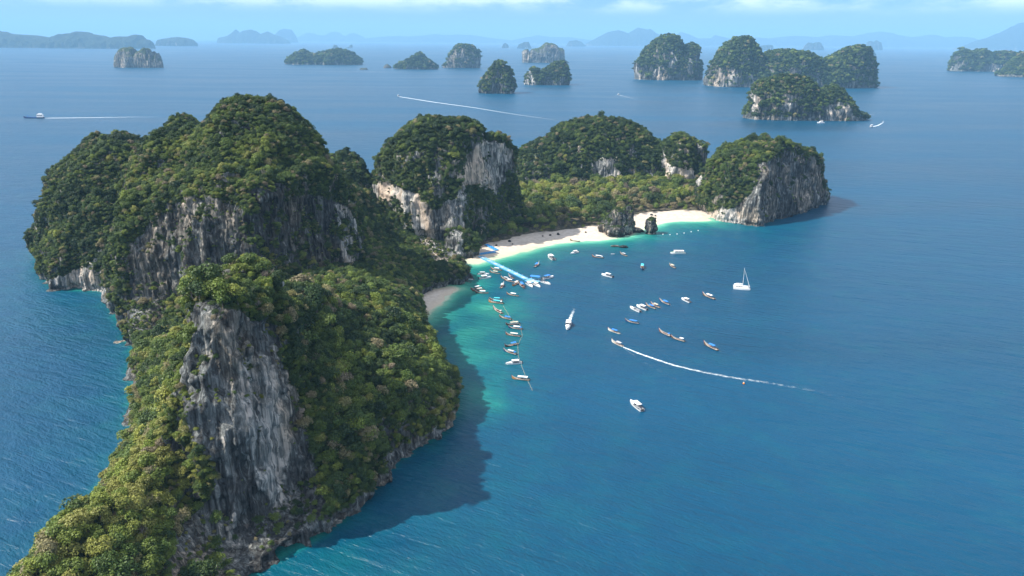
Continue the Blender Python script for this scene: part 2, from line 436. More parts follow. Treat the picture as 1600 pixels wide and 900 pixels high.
def rbf(X, Y, pts, seed=0):
    pts = np.asarray(pts, float); n = len(pts)
    d = np.hypot(pts[:, None, 0] - pts[None, :, 0], pts[:, None, 1] - pts[None, :, 1])
    A = np.zeros((n + 1, n + 1)); A[:n, :n] = -d - np.eye(n) * 1.0; A[:n, n] = A[n, :n] = 1
    w = np.linalg.solve(A, np.append(pts[:, 2], 0))
    out = np.full(X.shape, w[n])
    for k in range(n):
        out = out - w[k] * np.hypot(X - pts[k, 0], Y - pts[k, 1])
    return out

# ------------------------------------------------------------------ the island: headland, towers, ridge
def pxs(pts):
    return [tuple(G(a, b)[:2]) for a, b in pts]


SHORE_E = pxs([(395, 898), (440, 874), (520, 832), (560, 786), (628, 716), (688, 684), (716, 645), (712, 602), (666, 558), (660, 505), (650, 480), (648, 460), (690, 449), (733, 441), (733, 418), (724, 402)])
SHORE_W = pxs([(70, 440), (85, 452), (130, 455), (164, 456), (176, 488), (192, 522), (204, 560), (196, 690), (132, 800), (80, 888)])
HEADLAND = SHORE_E + [(-10, 590), (-60, 650), (-140, 640), (-230, 610), (-315, 570), (-345, 510)] + SHORE_W + [(-142, 150), (-134, 115), (-105, 100), (-76, 120), (-72, 160)]
LOW = [(-106, 280, 50), (-104, 336, 32), (-132, 256, 30), (-92, 246, 62), (-112, 196, 37), (-84, 184, 7), (-79, 170, 6), (-72, 205, 8), (-100, 165, 25), (-98, 140, 13), (-130, 205, 26), (-146, 270, 20), (-156, 300, 14), (-172, 345, 10), (-150, 335, 16), (-62, 300, 36),
       (-38, 288, 20), (-70, 262, 42), (-66, 228, 30), (-76, 335, 36), (-62, 370, 24), (-86, 360, 32), (-72, 430, 14), (-98, 450, 34), (-60, 478, 7), (-92, 500, 17), (-70, 530, 5), (-118, 560, 36),
       (-28, 528, 3), (-40, 600, 12), (-140, 560, 50), (-200, 430, 48), (-242, 430, 38), (-262, 470, 45), (-300, 500, 40), (-300, 540, 40), (-200, 540, 60), (-150, 500, 66), (-90, 110, 10)]


def axes(x0, x1, y0, y1, st):
    return np.meshgrid(np.arange(x0, x1 + st, st), np.arange(y0, y1 + st, st))


X, Y = axes(-372, 20, 90, 675, 2.0)
sdv = sdist(X, Y, HEADLAND)
wob = fbm(np.stack([X / 18, Y / 18, X * 0], -1).reshape(-1, 3), 3, 3).reshape(X.shape)
sdv = sdv + wob * 2.2
T = np.maximum(4, rbf(X, Y, LOW)) + fbm(np.stack([X / 30, Y / 30, X * 0 + 3], -1).reshape(-1, 3), 3, 8).reshape(X.shape) * 5
wd = np.clip(T * 0.85, 8, 36)
wd = np.where((X > -104) & (Y < 232), np.clip(T * 0.34, 6, 14), wd)
q_ = np.clip(sdv / wd, 0, 1)
west = sstep(-98, -112, X) * sstep(330, 290, Y)           # the overgrown western flank is a plain slope, the other shores are cliffs
prof = (1 - west) * np.sqrt(np.maximum(0, 1 - (1 - q_) ** 2)) + west * np.clip(sdv / (T * 1.05), 0, 1) ** 0.92
H = np.where(sdv > 0, T * prof, np.maximum(-8, sdv * 2))
WA = np.array([-134.0, 338.0]); WN = np.array([0.86, -0.51])
for a in [(-148, 425, 63, 72, 115, 0, 2.0, 1.42, .16, 1), (-178, 430, 54, 66, 98, 0, 2.6, 1.7, .14, 2), (-268, 500, 62, 60, 86, 0, 1.9, 1.4, .16, 3), (-230, 522, 29, 36, 95, 0, 2.2, 1.6, .12, 4),
          (-91, 224, 22, 38, 75, 8, 4.5, 1.25, .10, 5), (-138, 582, 38, 40, 62, 0, 2.2, 1.6, .1, 6), (-100, 274, 31, 40, 52, 0, 2.4, 1.6, .12, 7),
          (-122, 398, 46, 54, 82, 0, 6.0, 1.25, .10, 8), (-178, 402, 46, 46, 80, 0, 4.0, 1.3, .12, 9), (-150, 392, 40, 46, 88, 0, 4.0, 1.3, .1, 10)]:
    D = dome(X, Y, *a[:5], rot=a[5], p=a[6], q=a[7], wob=a[8], seed=a[9])
    if a[1] > 380 and a[9] != 6:      # the south-east wall of the summit, turned away from the sun
        cut = -((X - WA[0]) * WN[0] + (Y - WA[1]) * WN[1]) + 3.0 * fbm(np.stack([X / 9, Y / 9, X * 0], -1).reshape(-1, 3), 3, 33).reshape(X.shape)
        D = np.minimum(D, np.where(Y < 470, 26 + cut * 7.0, D))
    H = np.where(sdv > 0, smax(H, np.minimum(D, sdv * 7 + 1), 3.0), H)
H = H + sstep(12, 50, H) * 4.0 * fbm(np.stack([X / 13, Y / 13, X * 0 + 9], -1).reshape(-1, 3), 3, 55).reshape(X.shape)
HEAD_V, HEAD_F = remesh_field(X, Y, H, -12, 0.85)
HEAD_V = craggy(HEAD_V, HEAD_F, 1.0, 1.1, 40, ledge=1.5)
HEAD_V = craggy(HEAD_V, HEAD_F, 0.36, 0.75, 47, notch=False, ledge=0.5)


def domes_solid(domes, bounds, st, voxel, amp=1.0, sc=1.0, seed=0, k=3.0, rough=2.0, bottom=-12, cuts=()):
    X, Y = axes(*bounds, st)
    H = np.full(X.shape, -8.0)
    for i, a in enumerate(domes):
        D = dome(X, Y, *a[:5], rot=a[5], p=a[6], q=a[7], wob=a[8], seed=seed + i)
        H = smax(H, D, k)
    for (qx, qy), (ex, ey), base, slope, only in cuts:      # a near-vertical wall along the line from q to e
        nx, ny = ey - qy, -(ex - qx); ln = math.hypot(nx, ny)
        cut = -((X - qx) * nx + (Y - qy) * ny) / ln + 3.0 * fbm(np.stack([X / 10, Y / 10, X * 0], -1).reshape(-1, 3), 3, seed + 33).reshape(X.shape)
        lim = np.maximum(base + cut * slope, -8)
        H = np.where(only(X, Y), np.minimum(H, lim), H)
    H = np.maximum(H, -8)
    nz = fbm(np.stack([X / (9 * sc), Y / (9 * sc), X * 0], -1).reshape(-1, 3), 3, seed + 50).reshape(X.shape)
    H = H + nz * rough * sstep(3, 20, H)
    V, F = remesh_field(X, Y, H, bottom, voxel)
    return craggy(V, F, sc, amp, seed + 60), F


TOWER_V, TOWER_F = domes_solid([(-56, 577, 56, 46, 89, 0, 3.0, 1.7, .1), (-18, 592, 32, 34, 74, 0, 3.2, 1.6, .1), (-38, 518, 13, 12, 19, 0, 2.2, 1.6, .1)], (-130, 40, 490, 655), 1.6, 1.1, seed=101,
    cuts=[((-40, 533), (6, 604), 22, 8.0, lambda X, Y: (Y > 532) & (X > -60))])
RIDGE_V, RIDGE_F = domes_solid([(96, 828, 84, 56, 67, 0, 2.2, 1.7, .1), (50, 815, 55, 48, 46, 0, 2.2, 1.7, .1), (150, 815, 40, 40, 42, 0, 2.4, 1.7, .1), (178, 792, 26, 30, 53, 0, 3.4, 1.5, .12), (197, 784, 10, 13, 48, 0, 4.0, 1.3, .1)],
                               (-20, 225, 735, 900), 1.8, 1.25, seed=201)
ROCKT_V, ROCKT_F = domes_solid([(234, 682, 60, 74, 62, 0, 3.0, 1.7, .08), (272, 712, 34, 54, 52, 0, 3.4, 1.6, .08), (196, 668, 22, 40, 38, 0, 2.6, 1.7, .1), (292, 728, 22, 24, 20, 0, 2.4, 1.5, .12)],
                               (160, 345, 590, 775), 1.6, 1.1, seed=301,
    cuts=[(tuple(G(1152, 366)[:2]), tuple(G(1290, 320)[:2]), 1.0, 6.0, lambda X, Y: X > 0)])

# cliff faces and overgrown faces as they lie in the photograph, carried over to the rock they lie on
CLIFFS = [  # (outline, plant cover left on it)
    ([(285, 505), (300, 482), (330, 476), (375, 492), (425, 502), (442, 560), (468, 640), (492, 720), (510, 800), (520, 835), (440, 880), (395, 905), (250, 905), (275, 830), (325, 780), (340, 730), (300, 690), (288, 620), (278, 550)], 0.05),
    ([(205, 385), (240, 338), (290, 312), (330, 305), (370, 320), (400, 400), (372, 430), (300, 440), (262, 480), (245, 520), (200, 528), (185, 500), (205, 450)], 0.17),
    ([(375, 300), (420, 280), (470, 300), (520, 310), (552, 318), (556, 420), (520, 412), (480, 416), (430, 405), (385, 380)], 0.28),
    ([(572, 285), (610, 288), (640, 300), (680, 325), (712, 312), (720, 280), (735, 230), (742, 215), (730, 300), (724, 395), (690, 404), (655, 396), (640, 345), (615, 312), (580, 308)], 0.06),
    ([(735, 222), (765, 215), (806, 240), (798, 262), (774, 305), (752, 288), (725, 292)], 0.05),
    ([(922, 262), (940, 245), (965, 255), (970, 276), (938, 277)], 0.1),
    ([(1035, 245), (1060, 262), (1095, 270), (1092, 288), (1065, 286), (1040, 266)], 0.1),
    ([(1084, 218), (1102, 225), (1102, 262), (1088, 250)], 0.2),
    ([(1100, 340), (1150, 322), (1176, 290), (1190, 255), (1215, 243), (1268, 240), (1282, 265), (1296, 318), (1250, 350), (1180, 352), (1140, 370), (1100, 356)], 0.06),
    ([(140, 412), (166, 440), (192, 525), (170, 500), (140, 460), (60, 452), (66, 436)], 0.12),
]
PALE_OR_SHADE = [([(375, 275), (552, 310), (556, 420), (380, 400)], -.5), ([(275, 500), (300, 480), (420, 520), (450, 620), (470, 760), (440, 880), (360, 860), (300, 690)], 0.05), ([(375, 560), (425, 550), (450, 680), (440, 800), (405, 760), (370, 650)], 0.8), ([(528, 320), (552, 318), (556, 420), (528, 400)], .8), ([(570, 284), (660, 300), (690, 404), (640, 380)], 1.2), ([(700, 300), (760, 212), (800, 232), (776, 305), (727, 320), (724, 398), (706, 400)], 0.7),  # first outline darkens the rock to paint shade on the summit's south-east wall
        ([(1030, 240), (1098, 265), (1092, 290), (1036, 270)], 1.2), ([(920, 240), (970, 250), (970, 278), (930, 278)], 0.8), ([(1100, 335), (1165, 318), (1150, 368), (1100, 356)], 0.9), ([(60, 436), (150, 400), (192, 525), (140, 462)], 0.9),
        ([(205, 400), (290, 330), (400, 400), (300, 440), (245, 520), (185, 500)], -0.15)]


def cover(V, F, seed, slope=(0.30, 0.52), polys=True, shore=4.0):
    """plant cover 0..1 and paleness per vertex"""
    N = vnormals(V, F)
    nz = fbm(V / 14.0, 3, seed) * 0.5; nf = fbm(V / 5.0, 3, seed + 7)
    veg = sstep(slope[0], slope[1], N[:, 2] + nz * 0.3)
    pale = np.zeros(len(V))
    if polys:
        px, py = project(V)
        px = px + fbm(V / 7.0, 2, seed + 3) * 7; py = py + fbm(V / 7.0, 2, seed + 4) * 9
        face = (N * (CAMP - V)).sum(1) > 0
        veg = np.where(face, np.maximum(veg, 0.9), veg)
        bare = (nf * 0.55 + nz * 0.6 > 0.18) & (N[:, 2] < 0.62) & face      # outcrops breaking through the canopy
        veg = np.where(bare, 0.25, veg)
        for poly, left in CLIFFS:
            k = inpoly(px, py, poly) & face
            ledge = sstep(0.45, 0.7, N[:, 2] + nz * 0.4) * (0.25 + left)
            patch = sstep(0.0, 0.30, nf * 0.5 + nz * 0.4 + left - 0.34)
            veg = np.where(k, np.maximum(ledge, patch) * (0.95 if left > 0.1 else 0.7), veg)
        for poly, a in PALE_OR_SHADE:
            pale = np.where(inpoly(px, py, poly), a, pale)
    hs = V[:, 2] - shore * (1 + nz)
    veg = veg * sstep(-1.0, 2.5, hs)
    return np.clip(veg, 0, 1), pale, N


def hill(name, V, F, m, seed, label, **kw):
    veg, pale, N = cover(V, F, seed, **kw)
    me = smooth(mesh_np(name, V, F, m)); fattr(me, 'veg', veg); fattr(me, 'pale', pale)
    o = link(name, me); tag(o, label, kind='structure')
    return o, veg, N


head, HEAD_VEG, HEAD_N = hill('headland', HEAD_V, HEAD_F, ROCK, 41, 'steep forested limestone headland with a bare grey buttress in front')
tower, TOWER_VEG, TOWER_N = hill('hill', TOWER_V, TOWER_F, ROCK, 102, 'domed limestone hill with pale cliff beside the pier beach')
ridge, RIDGE_VEG, RIDGE_N = hill('hill', RIDGE_V, RIDGE_F, ROCK, 202, 'long wooded limestone ridge behind the beach forest')
rockt, ROCKT_VEG, ROCKT_N = hill('hill', ROCKT_V, ROCKT_F, ROCK, 302, 'round limestone hill with dark cliff at the far end of the bay')

# ------------------------------------------------------------------ beach and forest floor
WATERLINE = pxs([(724, 404), (737, 409), (770, 402), (800, 394), (830, 386), (865, 378), (900, 374), (945, 372), (975, 366), (1000, 356), (1030, 346), (1060, 343.5), (1102, 343.5)])
SANDLINE = pxs([(722, 398), (752, 386), (778, 380), (803, 374), (835, 367), (880, 362), (935, 356), (970, 346), (1000, 336), (1050, 332), (1104, 331)])
LAND = WATERLINE + [(230, 690), (200, 800), (60, 830), (-20, 700), (-50, 560)]
WOOD = SANDLINE + [(225, 700), (200, 805), (60, 835), (-20, 705), (-52, 565)]
X, Y = axes(-60, 240, 505, 835, 2.0)
dl = sdist(X, Y, LAND) + fbm(np.stack([X / 12, Y / 12, X * 0], -1).reshape(-1, 3), 3, 71).reshape(X.shape) * 1.2
Zb = np.where(dl > 0, np.minimum(dl * 0.07, 2.2) + np.clip((dl - 40) * 0.02, 0, 3), np.maximum(dl * 0.09, -6))
Zb = Zb + fbm(np.stack([X / 5, Y / 5, X * 0], -1).reshape(-1, 3), 3, 72).reshape(X.shape) * 0.10
V, F = grid_mesh(X, Y, Zb)
sand = tag(link('beach', smooth(mesh_np('beach', V, F, SAND))), 'long pale sand beach curving along the forest edge', kind='structure')
dw = sdist(X, Y, WOOD) + fbm(np.stack([X / 7, Y / 7, X * 0], -1).reshape(-1, 3), 3, 73).reshape(X.shape) * 2.0
V, F = grid_mesh(X, Y, Zb + np.clip(dw * 0.12, -0.5, 0.6))
keep = (dw.reshape(-1)[F] > -3).any(1)
floor_ = tag(link('forest_floor', smooth(mesh_np('forest_floor', V, F[keep], LITTER))), kind='structure')
COVE = pxs([(646, 458), (668, 452), (706, 449), (716, 452), (700, 462), (684, 476), (668, 492), (656, 502)]) + [(-80, 425), (-80, 455)]
X, Y = axes(-85, -20, 390, 480, 1.5)
dc = sdist(X, Y, COVE)
Zc = np.where(dc > 0, np.minimum(dc * 0.09, 2.4), np.maximum(dc * 0.12, -5)) + fbm(np.stack([X / 6, Y / 6, X * 0], -1).reshape(-1, 3), 3, 75).reshape(X.shape) * 0.12
V, F = grid_mesh(X, Y, Zc)
tag(link('beach', smooth(mesh_np('cove_beach', V, F, SAND))), 'small shaded sand cove under the forested headland', kind='structure')

# ------------------------------------------------------------------ sea
X, Y = axes(-440, 480, 100, 920, 4.0)
bl = np.minimum(np.abs(sdist(X, Y, WATERLINE, False)), 999)
onl = np.maximum(np.maximum(sdist(X, Y, HEADLAND), sdist(X, Y, LAND)), sdist(X, Y, COVE))
cv = np.maximum(0, -sdist(X, Y, COVE))
hd = np.maximum(0, -sdist(X, Y, HEADLAND))
wn_ = fbm(np.stack([X / 40, Y / 40, X * 0], -1).reshape(-1, 3), 4, 81).reshape(X.shape)
sh = 1.0 * np.exp(-bl / 15) + 0.32 * np.exp(-bl / 45)
sh = np.maximum(sh, 1.05 * np.exp(-cv / 17))


def blob(cx, cy, rx, ry, a, rot=0.0):
    r_ = R(rot); dx, dy = X - cx, Y - cy
    return a * np.exp(-(((dx * math.cos(r_) + dy * math.sin(r_)) / rx) ** 2 + ((-dx * math.sin(r_) + dy * math.cos(r_)) / ry) ** 2))


def bpx(px, py, rx, ry, a, rot=0.0):
    g = G(px, py); return blob(g[0], g[1], rx, ry, a, rot)


sh = np.maximum(sh, bpx(720, 440, 24, 32, 0.72))
for b_ in (bpx(745, 540, 30, 72, 0.46), bpx(720, 610, 30, 34, 0.44), bpx(520, 890, 30, 18, 0.26), bpx(130, 480, 45, 40, 0.12), bpx(760, 480, 30, 40, .48), bpx(640, 800, 60, 60, 0.14), bpx(1060, 352, 40, 22, 0.46)):
    sh = np.maximum(sh, b_ * (1 + wn_ * 0.35))
sh = np.maximum(sh, 0.22 * np.exp(-hd / 12))
sh = np.where(onl > 0, np.maximum(sh, 0.5), sh)
edge = sstep(0, 60, np.minimum(np.minimum(X + 440, 480 - X), np.minimum(Y - 100, 920 - Y)))
sh = sh * edge
V, F = grid_mesh(X, Y, X * 0)
x0, x1, y0, y1 = X.min(), X.max(), Y.min(), Y.max(); B = 42000.0
n0 = len(V)
V = np.concatenate([V, [(-B, -B, 0), (B, -B, 0), (B, B, 0), (-B, B, 0), (x0, y0, 0), (x1, y0, 0), (x1, y1, 0), (x0, y1, 0)]])
a = n0
F = np.concatenate([F, [(a, a + 1, a + 5, a + 4), (a + 1, a + 2, a + 6, a + 5), (a + 2, a + 3, a + 7, a + 6), (a + 3, a, a + 4, a + 7)]])
me = smooth(mesh_np('sea', V, F, SEA)); fattr(me, 'shallow', np.append(np.clip(sh, 0, 1.2).ravel(), np.zeros(8)))
sea = tag(link('sea', me), kind='structure')

# ------------------------------------------------------------------ plants


def leafy(seed, n_leaf, size, lobes, flat=0.8, up=0.0, spread=0.74):
    g = np.random.default_rng(seed)
    cs, rs, lv = [], [], []
    for k in range(lobes):
        d = g.normal(size=3); d /= np.linalg.norm(d); d[2] = abs(d[2]) * 1.0 - 0.25
        rr = spread * g.uniform(0.55, 1.0); cs.append(d * rr * np.array([1, 1, flat])); rs.append(g.uniform(0.22, 0.48)); lv.append(g.uniform(0.66, 1.25))
    cs.append(np.array([0, 0, 0.1])); rs.append(0.55); lv.append(0.85)
    V, F, A = [], [], []
    per = n_leaf // len(cs)
    for c, r_, v_ in zip(cs, rs, lv):
        m = int(per * (r_ / 0.4) ** 2)
        for _ in range(m):
            d = g.normal(size=3); d /= np.linalg.norm(d)
            if d[2] < -0.45: d[2] = -d[2]
            p = c + d * r_ * g.uniform(0.78, 1.06)
            nn = d * 0.9 + g.normal(size=3) * 0.45 + np.array([0, 0, 0.15]); nn /= np.linalg.norm(nn)
            t = np.cross(nn, g.normal(size=3)); t /= np.linalg.norm(t) + 1e-9; b = np.cross(nn, t)
            s = size * g.uniform(0.65, 1.3); i = len(V)
            V += [p - t * s * .62, p - b * s * .42 + nn * s * .12, p + t * s * .62, p + b * s * .42 + nn * s * .12]
            F.append((i, i + 1, i + 2, i + 3)); A.append(v_ * g.uniform(0.82, 1.18))
    V = np.array(V); V[:, 2] += up
    me = mesh_np('crown', V, F, LEAF); fattr(me, 'leafvar', A, 'FACE')
    return me


def tube_path(V, F, pts, rad, k=5):
    base = len(V)
    for i, p in enumerate(pts):
        p = np.asarray(p, float)
        d = np.asarray(pts[min(i + 1, len(pts) - 1)], float) - np.asarray(pts[max(i - 1, 0)], float); d /= np.linalg.norm(d) + 1e-9
        a = np.cross(d, [0.31, 0.77, 0.55]); a /= np.linalg.norm(a) + 1e-9; b = np.cross(d, a)
        for j in range(k):
            t = 2 * math.pi * j / k
            V.append(p + (a * math.cos(t) + b * math.sin(t)) * rad[i])
    for i in range(len(pts) - 1):
        for j in range(k):
            F.append((base + i * k + j, base + i * k + (j + 1) % k, base + (i + 1) * k + (j + 1) % k, base + (i + 1) * k + j))


def limbs(seed, h=1.2, limb=5):
    g = np.random.default_rng(seed); V, F = [], []
    tube_path(V, F, [(0, 0, -h), (0.03, 0.02, -h * .5), (0.0, 0.05, 0), (0.04, 0.02, 0.35)], [0.10, 0.075, 0.055, 0.02], 6)
    for k in range(limb):
        a = k * 2.4 + g.uniform(-.4, .4); e = g.uniform(.45, .75)
        tube_path(V, F, [(0, 0, -h * .35 + .1 * k), (math.cos(a) * e * .5, math.sin(a) * e * .5, .02 + .06 * k), (math.cos(a) * e, math.sin(a) * e, .22 + .05 * k)], [.05, .032, .012], 4)
    return mesh_np('trunk', V, F, BARK)


def twigs(seed, n=14):
    g = np.random.default_rng(seed); V, F = [], []

    def grow(p, d, ln, r, lev):
        q = p + d * ln
        tube_path(V, F, [p, (p + q) / 2 + g.normal(size=3) * ln * .06, q], [r, r * .8, r * .55], 3)
        if lev == 0: return
        for _ in range(3 if lev > 1 else 4):
            e = d + g.normal(size=3) * .62; e[2] += .12; e /= np.linalg.norm(e)
            grow(p + d * ln * g.uniform(.55, 1), e, ln * g.uniform(.55, .8), r * .6, lev - 1)
    for _ in range(4):
        d = np.array([g.normal() * .5, g.normal() * .5, 1.0]); d /= np.linalg.norm(d)
        grow(np.array([0, 0, -.55]), d, .55, .045, 3)
    return mesh_np('crown', V, F, TWIG)


NEAR = [leafy(11 + k, 1050, 0.135, 12 + k % 4, flat=(0.75, 0.9, 0.65, 0.82, 1.0)[k]) for k in range(5)]
BARE = [twigs(31), twigs(32)]
TRUNKS = [limbs(41), limbs(42), limbs(43)]
FARC = [leafy(61 + k, 230, 0.30, 7, flat=(0.75, 0.9, 0.65)[k]) for k in range(3)]


def proto_collection(name, meshes):
    c = bpy.data.collections.new(name)
    for k, m_ in enumerate(meshes):
        c.objects.link(bpy.data.objects.new('%s_%02d' % (name, k), m_))
    return c


PC_NEAR = proto_collection('leafy_kinds', NEAR + BARE)      # index 5, 6 are the leafless ones
PC_FAR = proto_collection('far_kinds', FARC)
_groups = {}


def scatter_group(coll):
    if coll.name in _groups: return _groups[coll.name]
    g = bpy.data.node_groups.new('scatter_' + coll.name, 'GeometryNodeTree')
    g.interface.new_socket('Geometry', in_out='INPUT', socket_type='NodeSocketGeometry'); g.interface.new_socket('Geometry', in_out='OUTPUT', socket_type='NodeSocketGeometry')
    n, l = g.nodes, g.links
    gi = n.new('NodeGroupInput'); go = n.new('NodeGroupOutput'); ip = n.new('GeometryNodeInstanceOnPoints'); ci = n.new('GeometryNodeCollectionInfo')
    ci.inputs['Collection'].default_value = coll; ci.inputs['Separate Children'].default_value = True; ci.inputs['Reset Children'].default_value = True
    ip.inputs['Pick Instance'].default_value = True

    def named(a, t):
        q = n.new('GeometryNodeInputNamedAttribute'); q.data_type = t; q.inputs['Name'].default_value = a; return q.outputs['Attribute']
    l.new(gi.outputs[0], ip.inputs['Points']); l.new(ci.outputs[0], ip.inputs['Instance'])
    l.new(named('kindex', 'INT'), ip.inputs['Instance Index']); l.new(named('turn', 'FLOAT_VECTOR'), ip.inputs['Rotation']); l.new(named('size', 'FLOAT_VECTOR'), ip.inputs['Scale'])
    l.new(ip.outputs[0], go.inputs[0])
    _groups[coll.name] = g
    return g


def scatter(name, pts, size, tint, kidx, coll, parent=None, seed=0):
    g = np.random.default_rng(seed); n = len(pts)
    me = bpy.data.meshes.new(name); me.vertices.add(n); me.vertices.foreach_set('co', np.asarray(pts, np.float32).ravel())
    a = me.attributes.new('kindex', 'INT', 'POINT'); a.data.foreach_set('value', np.asarray(kidx, np.int32))
    a = me.attributes.new('turn', 'FLOAT_VECTOR', 'POINT'); t = np.stack([g.normal(0, .24, n), g.normal(0, .24, n), g.uniform(0, 6.28, n)], -1); a.data.foreach_set('vector', t.astype(np.float32).ravel())
    a = me.attributes.new('size', 'FLOAT_VECTOR', 'POINT'); z = size * g.uniform(.8, 1.25, n); a.data.foreach_set('vector', np.stack([size * g.uniform(.82, 1.2, n), size * g.uniform(.82, 1.2, n), z], -1).astype(np.float32).ravel())
    fattr(me, 'tint', tint)
    o = link(name, me, parent); md = o.modifiers.new('scatter', 'NODES'); md.node_group = scatter_group(coll)
    o['kind'] = 'stuff'
    return o


def sample(V, F, veg, N, spacing, seed, zmin=2.0, extra=None):
    """points spread over the overgrown faces, about one per cell of the given spacing"""
    g = np.random.default_rng(seed)
    a = V[F[:, 2]] - V[F[:, 0]]; b = V[F[:, 3]] - V[F[:, 1]]
    ar = np.linalg.norm(np.cross(a, b), axis=1) / 2
    n = int(ar.sum() / spacing ** 2 * 3)
    fi = g.choice(len(F), n, p=ar / ar.sum())
    w = g.dirichlet((1, 1, 1, 1), n)
    p = (V[F[fi]] * w[:, :, None]).sum(1); vv = veg[F[fi]].mean(1); nn = N[F[fi]].mean(1)
    ok = (g.random(n) < vv) & (p[:, 2] > zmin) & (nn[:, 2] > -0.25)
    p, vv, nn = p[ok], vv[ok], nn[ok]
    key = np.floor(p / spacing).astype(np.int64); _, u = np.unique(key @ np.array([1, 100003, 10000600009]), return_index=True)
    return p[u], vv[u], nn[u]


def tint_of(p, base, amp, seed, brown=0.06):
    g = np.random.default_rng(seed); n = len(p)
    t = base + amp * 0.6 * fbm(p / 28.0, 3, seed) + amp * 0.7 * fbm(p / 9.0, 2, seed + 40) + g.normal(0, 0.15, n)
    t = np.clip(t, 0.02, 0.88)
    br = g.random(n) < brown * (1 + 1.5 * fbm(p / 20.0, 2, seed + 9))
    return np.where(br, g.uniform(0.92, 1.0, n), t), br


def forest(name, V, F, veg, N, spacing, seed, base, amp=0.3, rad=(0.62, 1.05), brown=0.06, bare=0.02, label=None, lift=0.45, coll=PC_NEAR):
    p, vv, nn = sample(V, F, veg, N, spacing, seed)
    g = np.random.default_rng(seed + 1); n = len(p)
    big = fbm(p / 16.0, 2, seed + 2)
    r = spacing * g.uniform(rad[0], rad[1], n) * (1 + 0.3 * big) * (0.55 + 0.45 * sstep(.3, .9, vv)) * (0.62 + 0.38 * sstep(.15, .6, nn[:, 2]))
    r = r * np.where(g.random(n) < 0.10, g.uniform(1.25, 1.6, n), 1.0)
    q = p + nn * (r * 0.35)[:, None]; q[:, 2] += r * lift * g.uniform(.4, 1.3, n)
    b_ = base(p) if callable(base) else base
    tint, br = tint_of(p, b_, amp, seed + 3, brown)
    k = g.integers(0, 5, n); k = np.where(g.random(n) < bare, g.integers(5, 7, n), k)
    return dict(p=p, q=q, r=r, tint=tint, k=k, n=nn, br=br)


# greener and brighter towards the sunlit south slope in front
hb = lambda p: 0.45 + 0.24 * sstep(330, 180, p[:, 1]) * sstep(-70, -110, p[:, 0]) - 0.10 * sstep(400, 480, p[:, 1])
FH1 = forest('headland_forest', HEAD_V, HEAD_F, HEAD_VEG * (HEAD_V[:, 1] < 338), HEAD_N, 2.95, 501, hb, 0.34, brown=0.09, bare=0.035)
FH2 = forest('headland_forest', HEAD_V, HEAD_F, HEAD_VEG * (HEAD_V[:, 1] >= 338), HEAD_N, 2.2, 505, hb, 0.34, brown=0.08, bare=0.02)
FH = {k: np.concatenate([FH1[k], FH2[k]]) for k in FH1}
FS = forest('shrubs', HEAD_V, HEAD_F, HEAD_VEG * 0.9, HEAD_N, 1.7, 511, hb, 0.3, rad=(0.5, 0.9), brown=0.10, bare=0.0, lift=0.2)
FT = forest('tower_forest', TOWER_V, TOWER_F, TOWER_VEG, TOWER_N, 2.7, 521, 0.36, 0.24)
FR = forest('ridge_forest', RIDGE_V, RIDGE_F, RIDGE_VEG, RIDGE_N, 3.0, 531, 0.36, 0.24)
FK = forest('rock_forest', ROCKT_V, ROCKT_F, ROCKT_VEG, ROCKT_N, 2.7, 541, 0.40, 0.24)

# the three hundred trees that show largest stand as trees of their own
from mathutils.bvhtree import BVHTree
bvh = BVHTree.FromPolygons(HEAD_V.tolist(), HEAD_F.tolist())
px, py = project(FH['q']); dist = np.linalg.norm(FH['q'] - CAMP, axis=1)
inside = (px > -8) & (px < 1608) & (py > 0) & (py < 905)
order = np.argsort(-np.where(inside, FH['r'] / dist, -1))
chosen = []
for i in order:
    if not inside[i] or len(chosen) >= 300: break
    s_ = Vector(FH['q'][i]) + Vector((0, 0, FH['r'][i] * 0.8)); d_ = Vector(CAMP) - s_
    if bvh.ray_cast(s_, d_.normalized(), d_.length)[0] is None: chosen.append(i)
chosen = np.array(chosen)


def tree_label(i):
    x, y = px[i], py[i]; t = FH['tint'][i]
    look = 'leafless grey' if FH['k'][i] >= 5 else 'brownish dry' if FH['br'][i] else 'bright yellow-green' if t > .66 else 'mid green' if t > .42 else 'dark green'
    near_d = np.hypot(*(FH['p'][chosen][:, :2] - FH['p'][i][:2]).T)
    nb = [j for j, d in zip(chosen, near_d) if 0 < d < 5.5 and j != i]
    if FH['r'][i] > 3.6: look = 'large ' + look
    elif FH['r'][i] < 2.7: look = 'small ' + look
    if any(FH['k'][j] >= 5 for j in nb): look += ' tree beside a leafless one'
    elif any(FH['br'][j] for j in nb): look += ' tree beside a brownish one'
    elif FH['p'][i][2] < 9: look += ' tree near the waterline'
    else: look += ' tree'
    if x > 430: return look + ' on the shaded headland slope above the bay', 'trees on the headland slope above the bay'
    if y < 520: return look + ' on top of the grey buttress', 'trees on top of the buttress'
    if 285 < x: return look + ' rooted on the face of the grey buttress', 'trees on the buttress face'
    if y < 700: return look + ' high on the slope left of the buttress', 'trees on the upper sunlit slope'
    return look + ' low on the slope left of the buttress', 'trees on the lower sunlit slope'


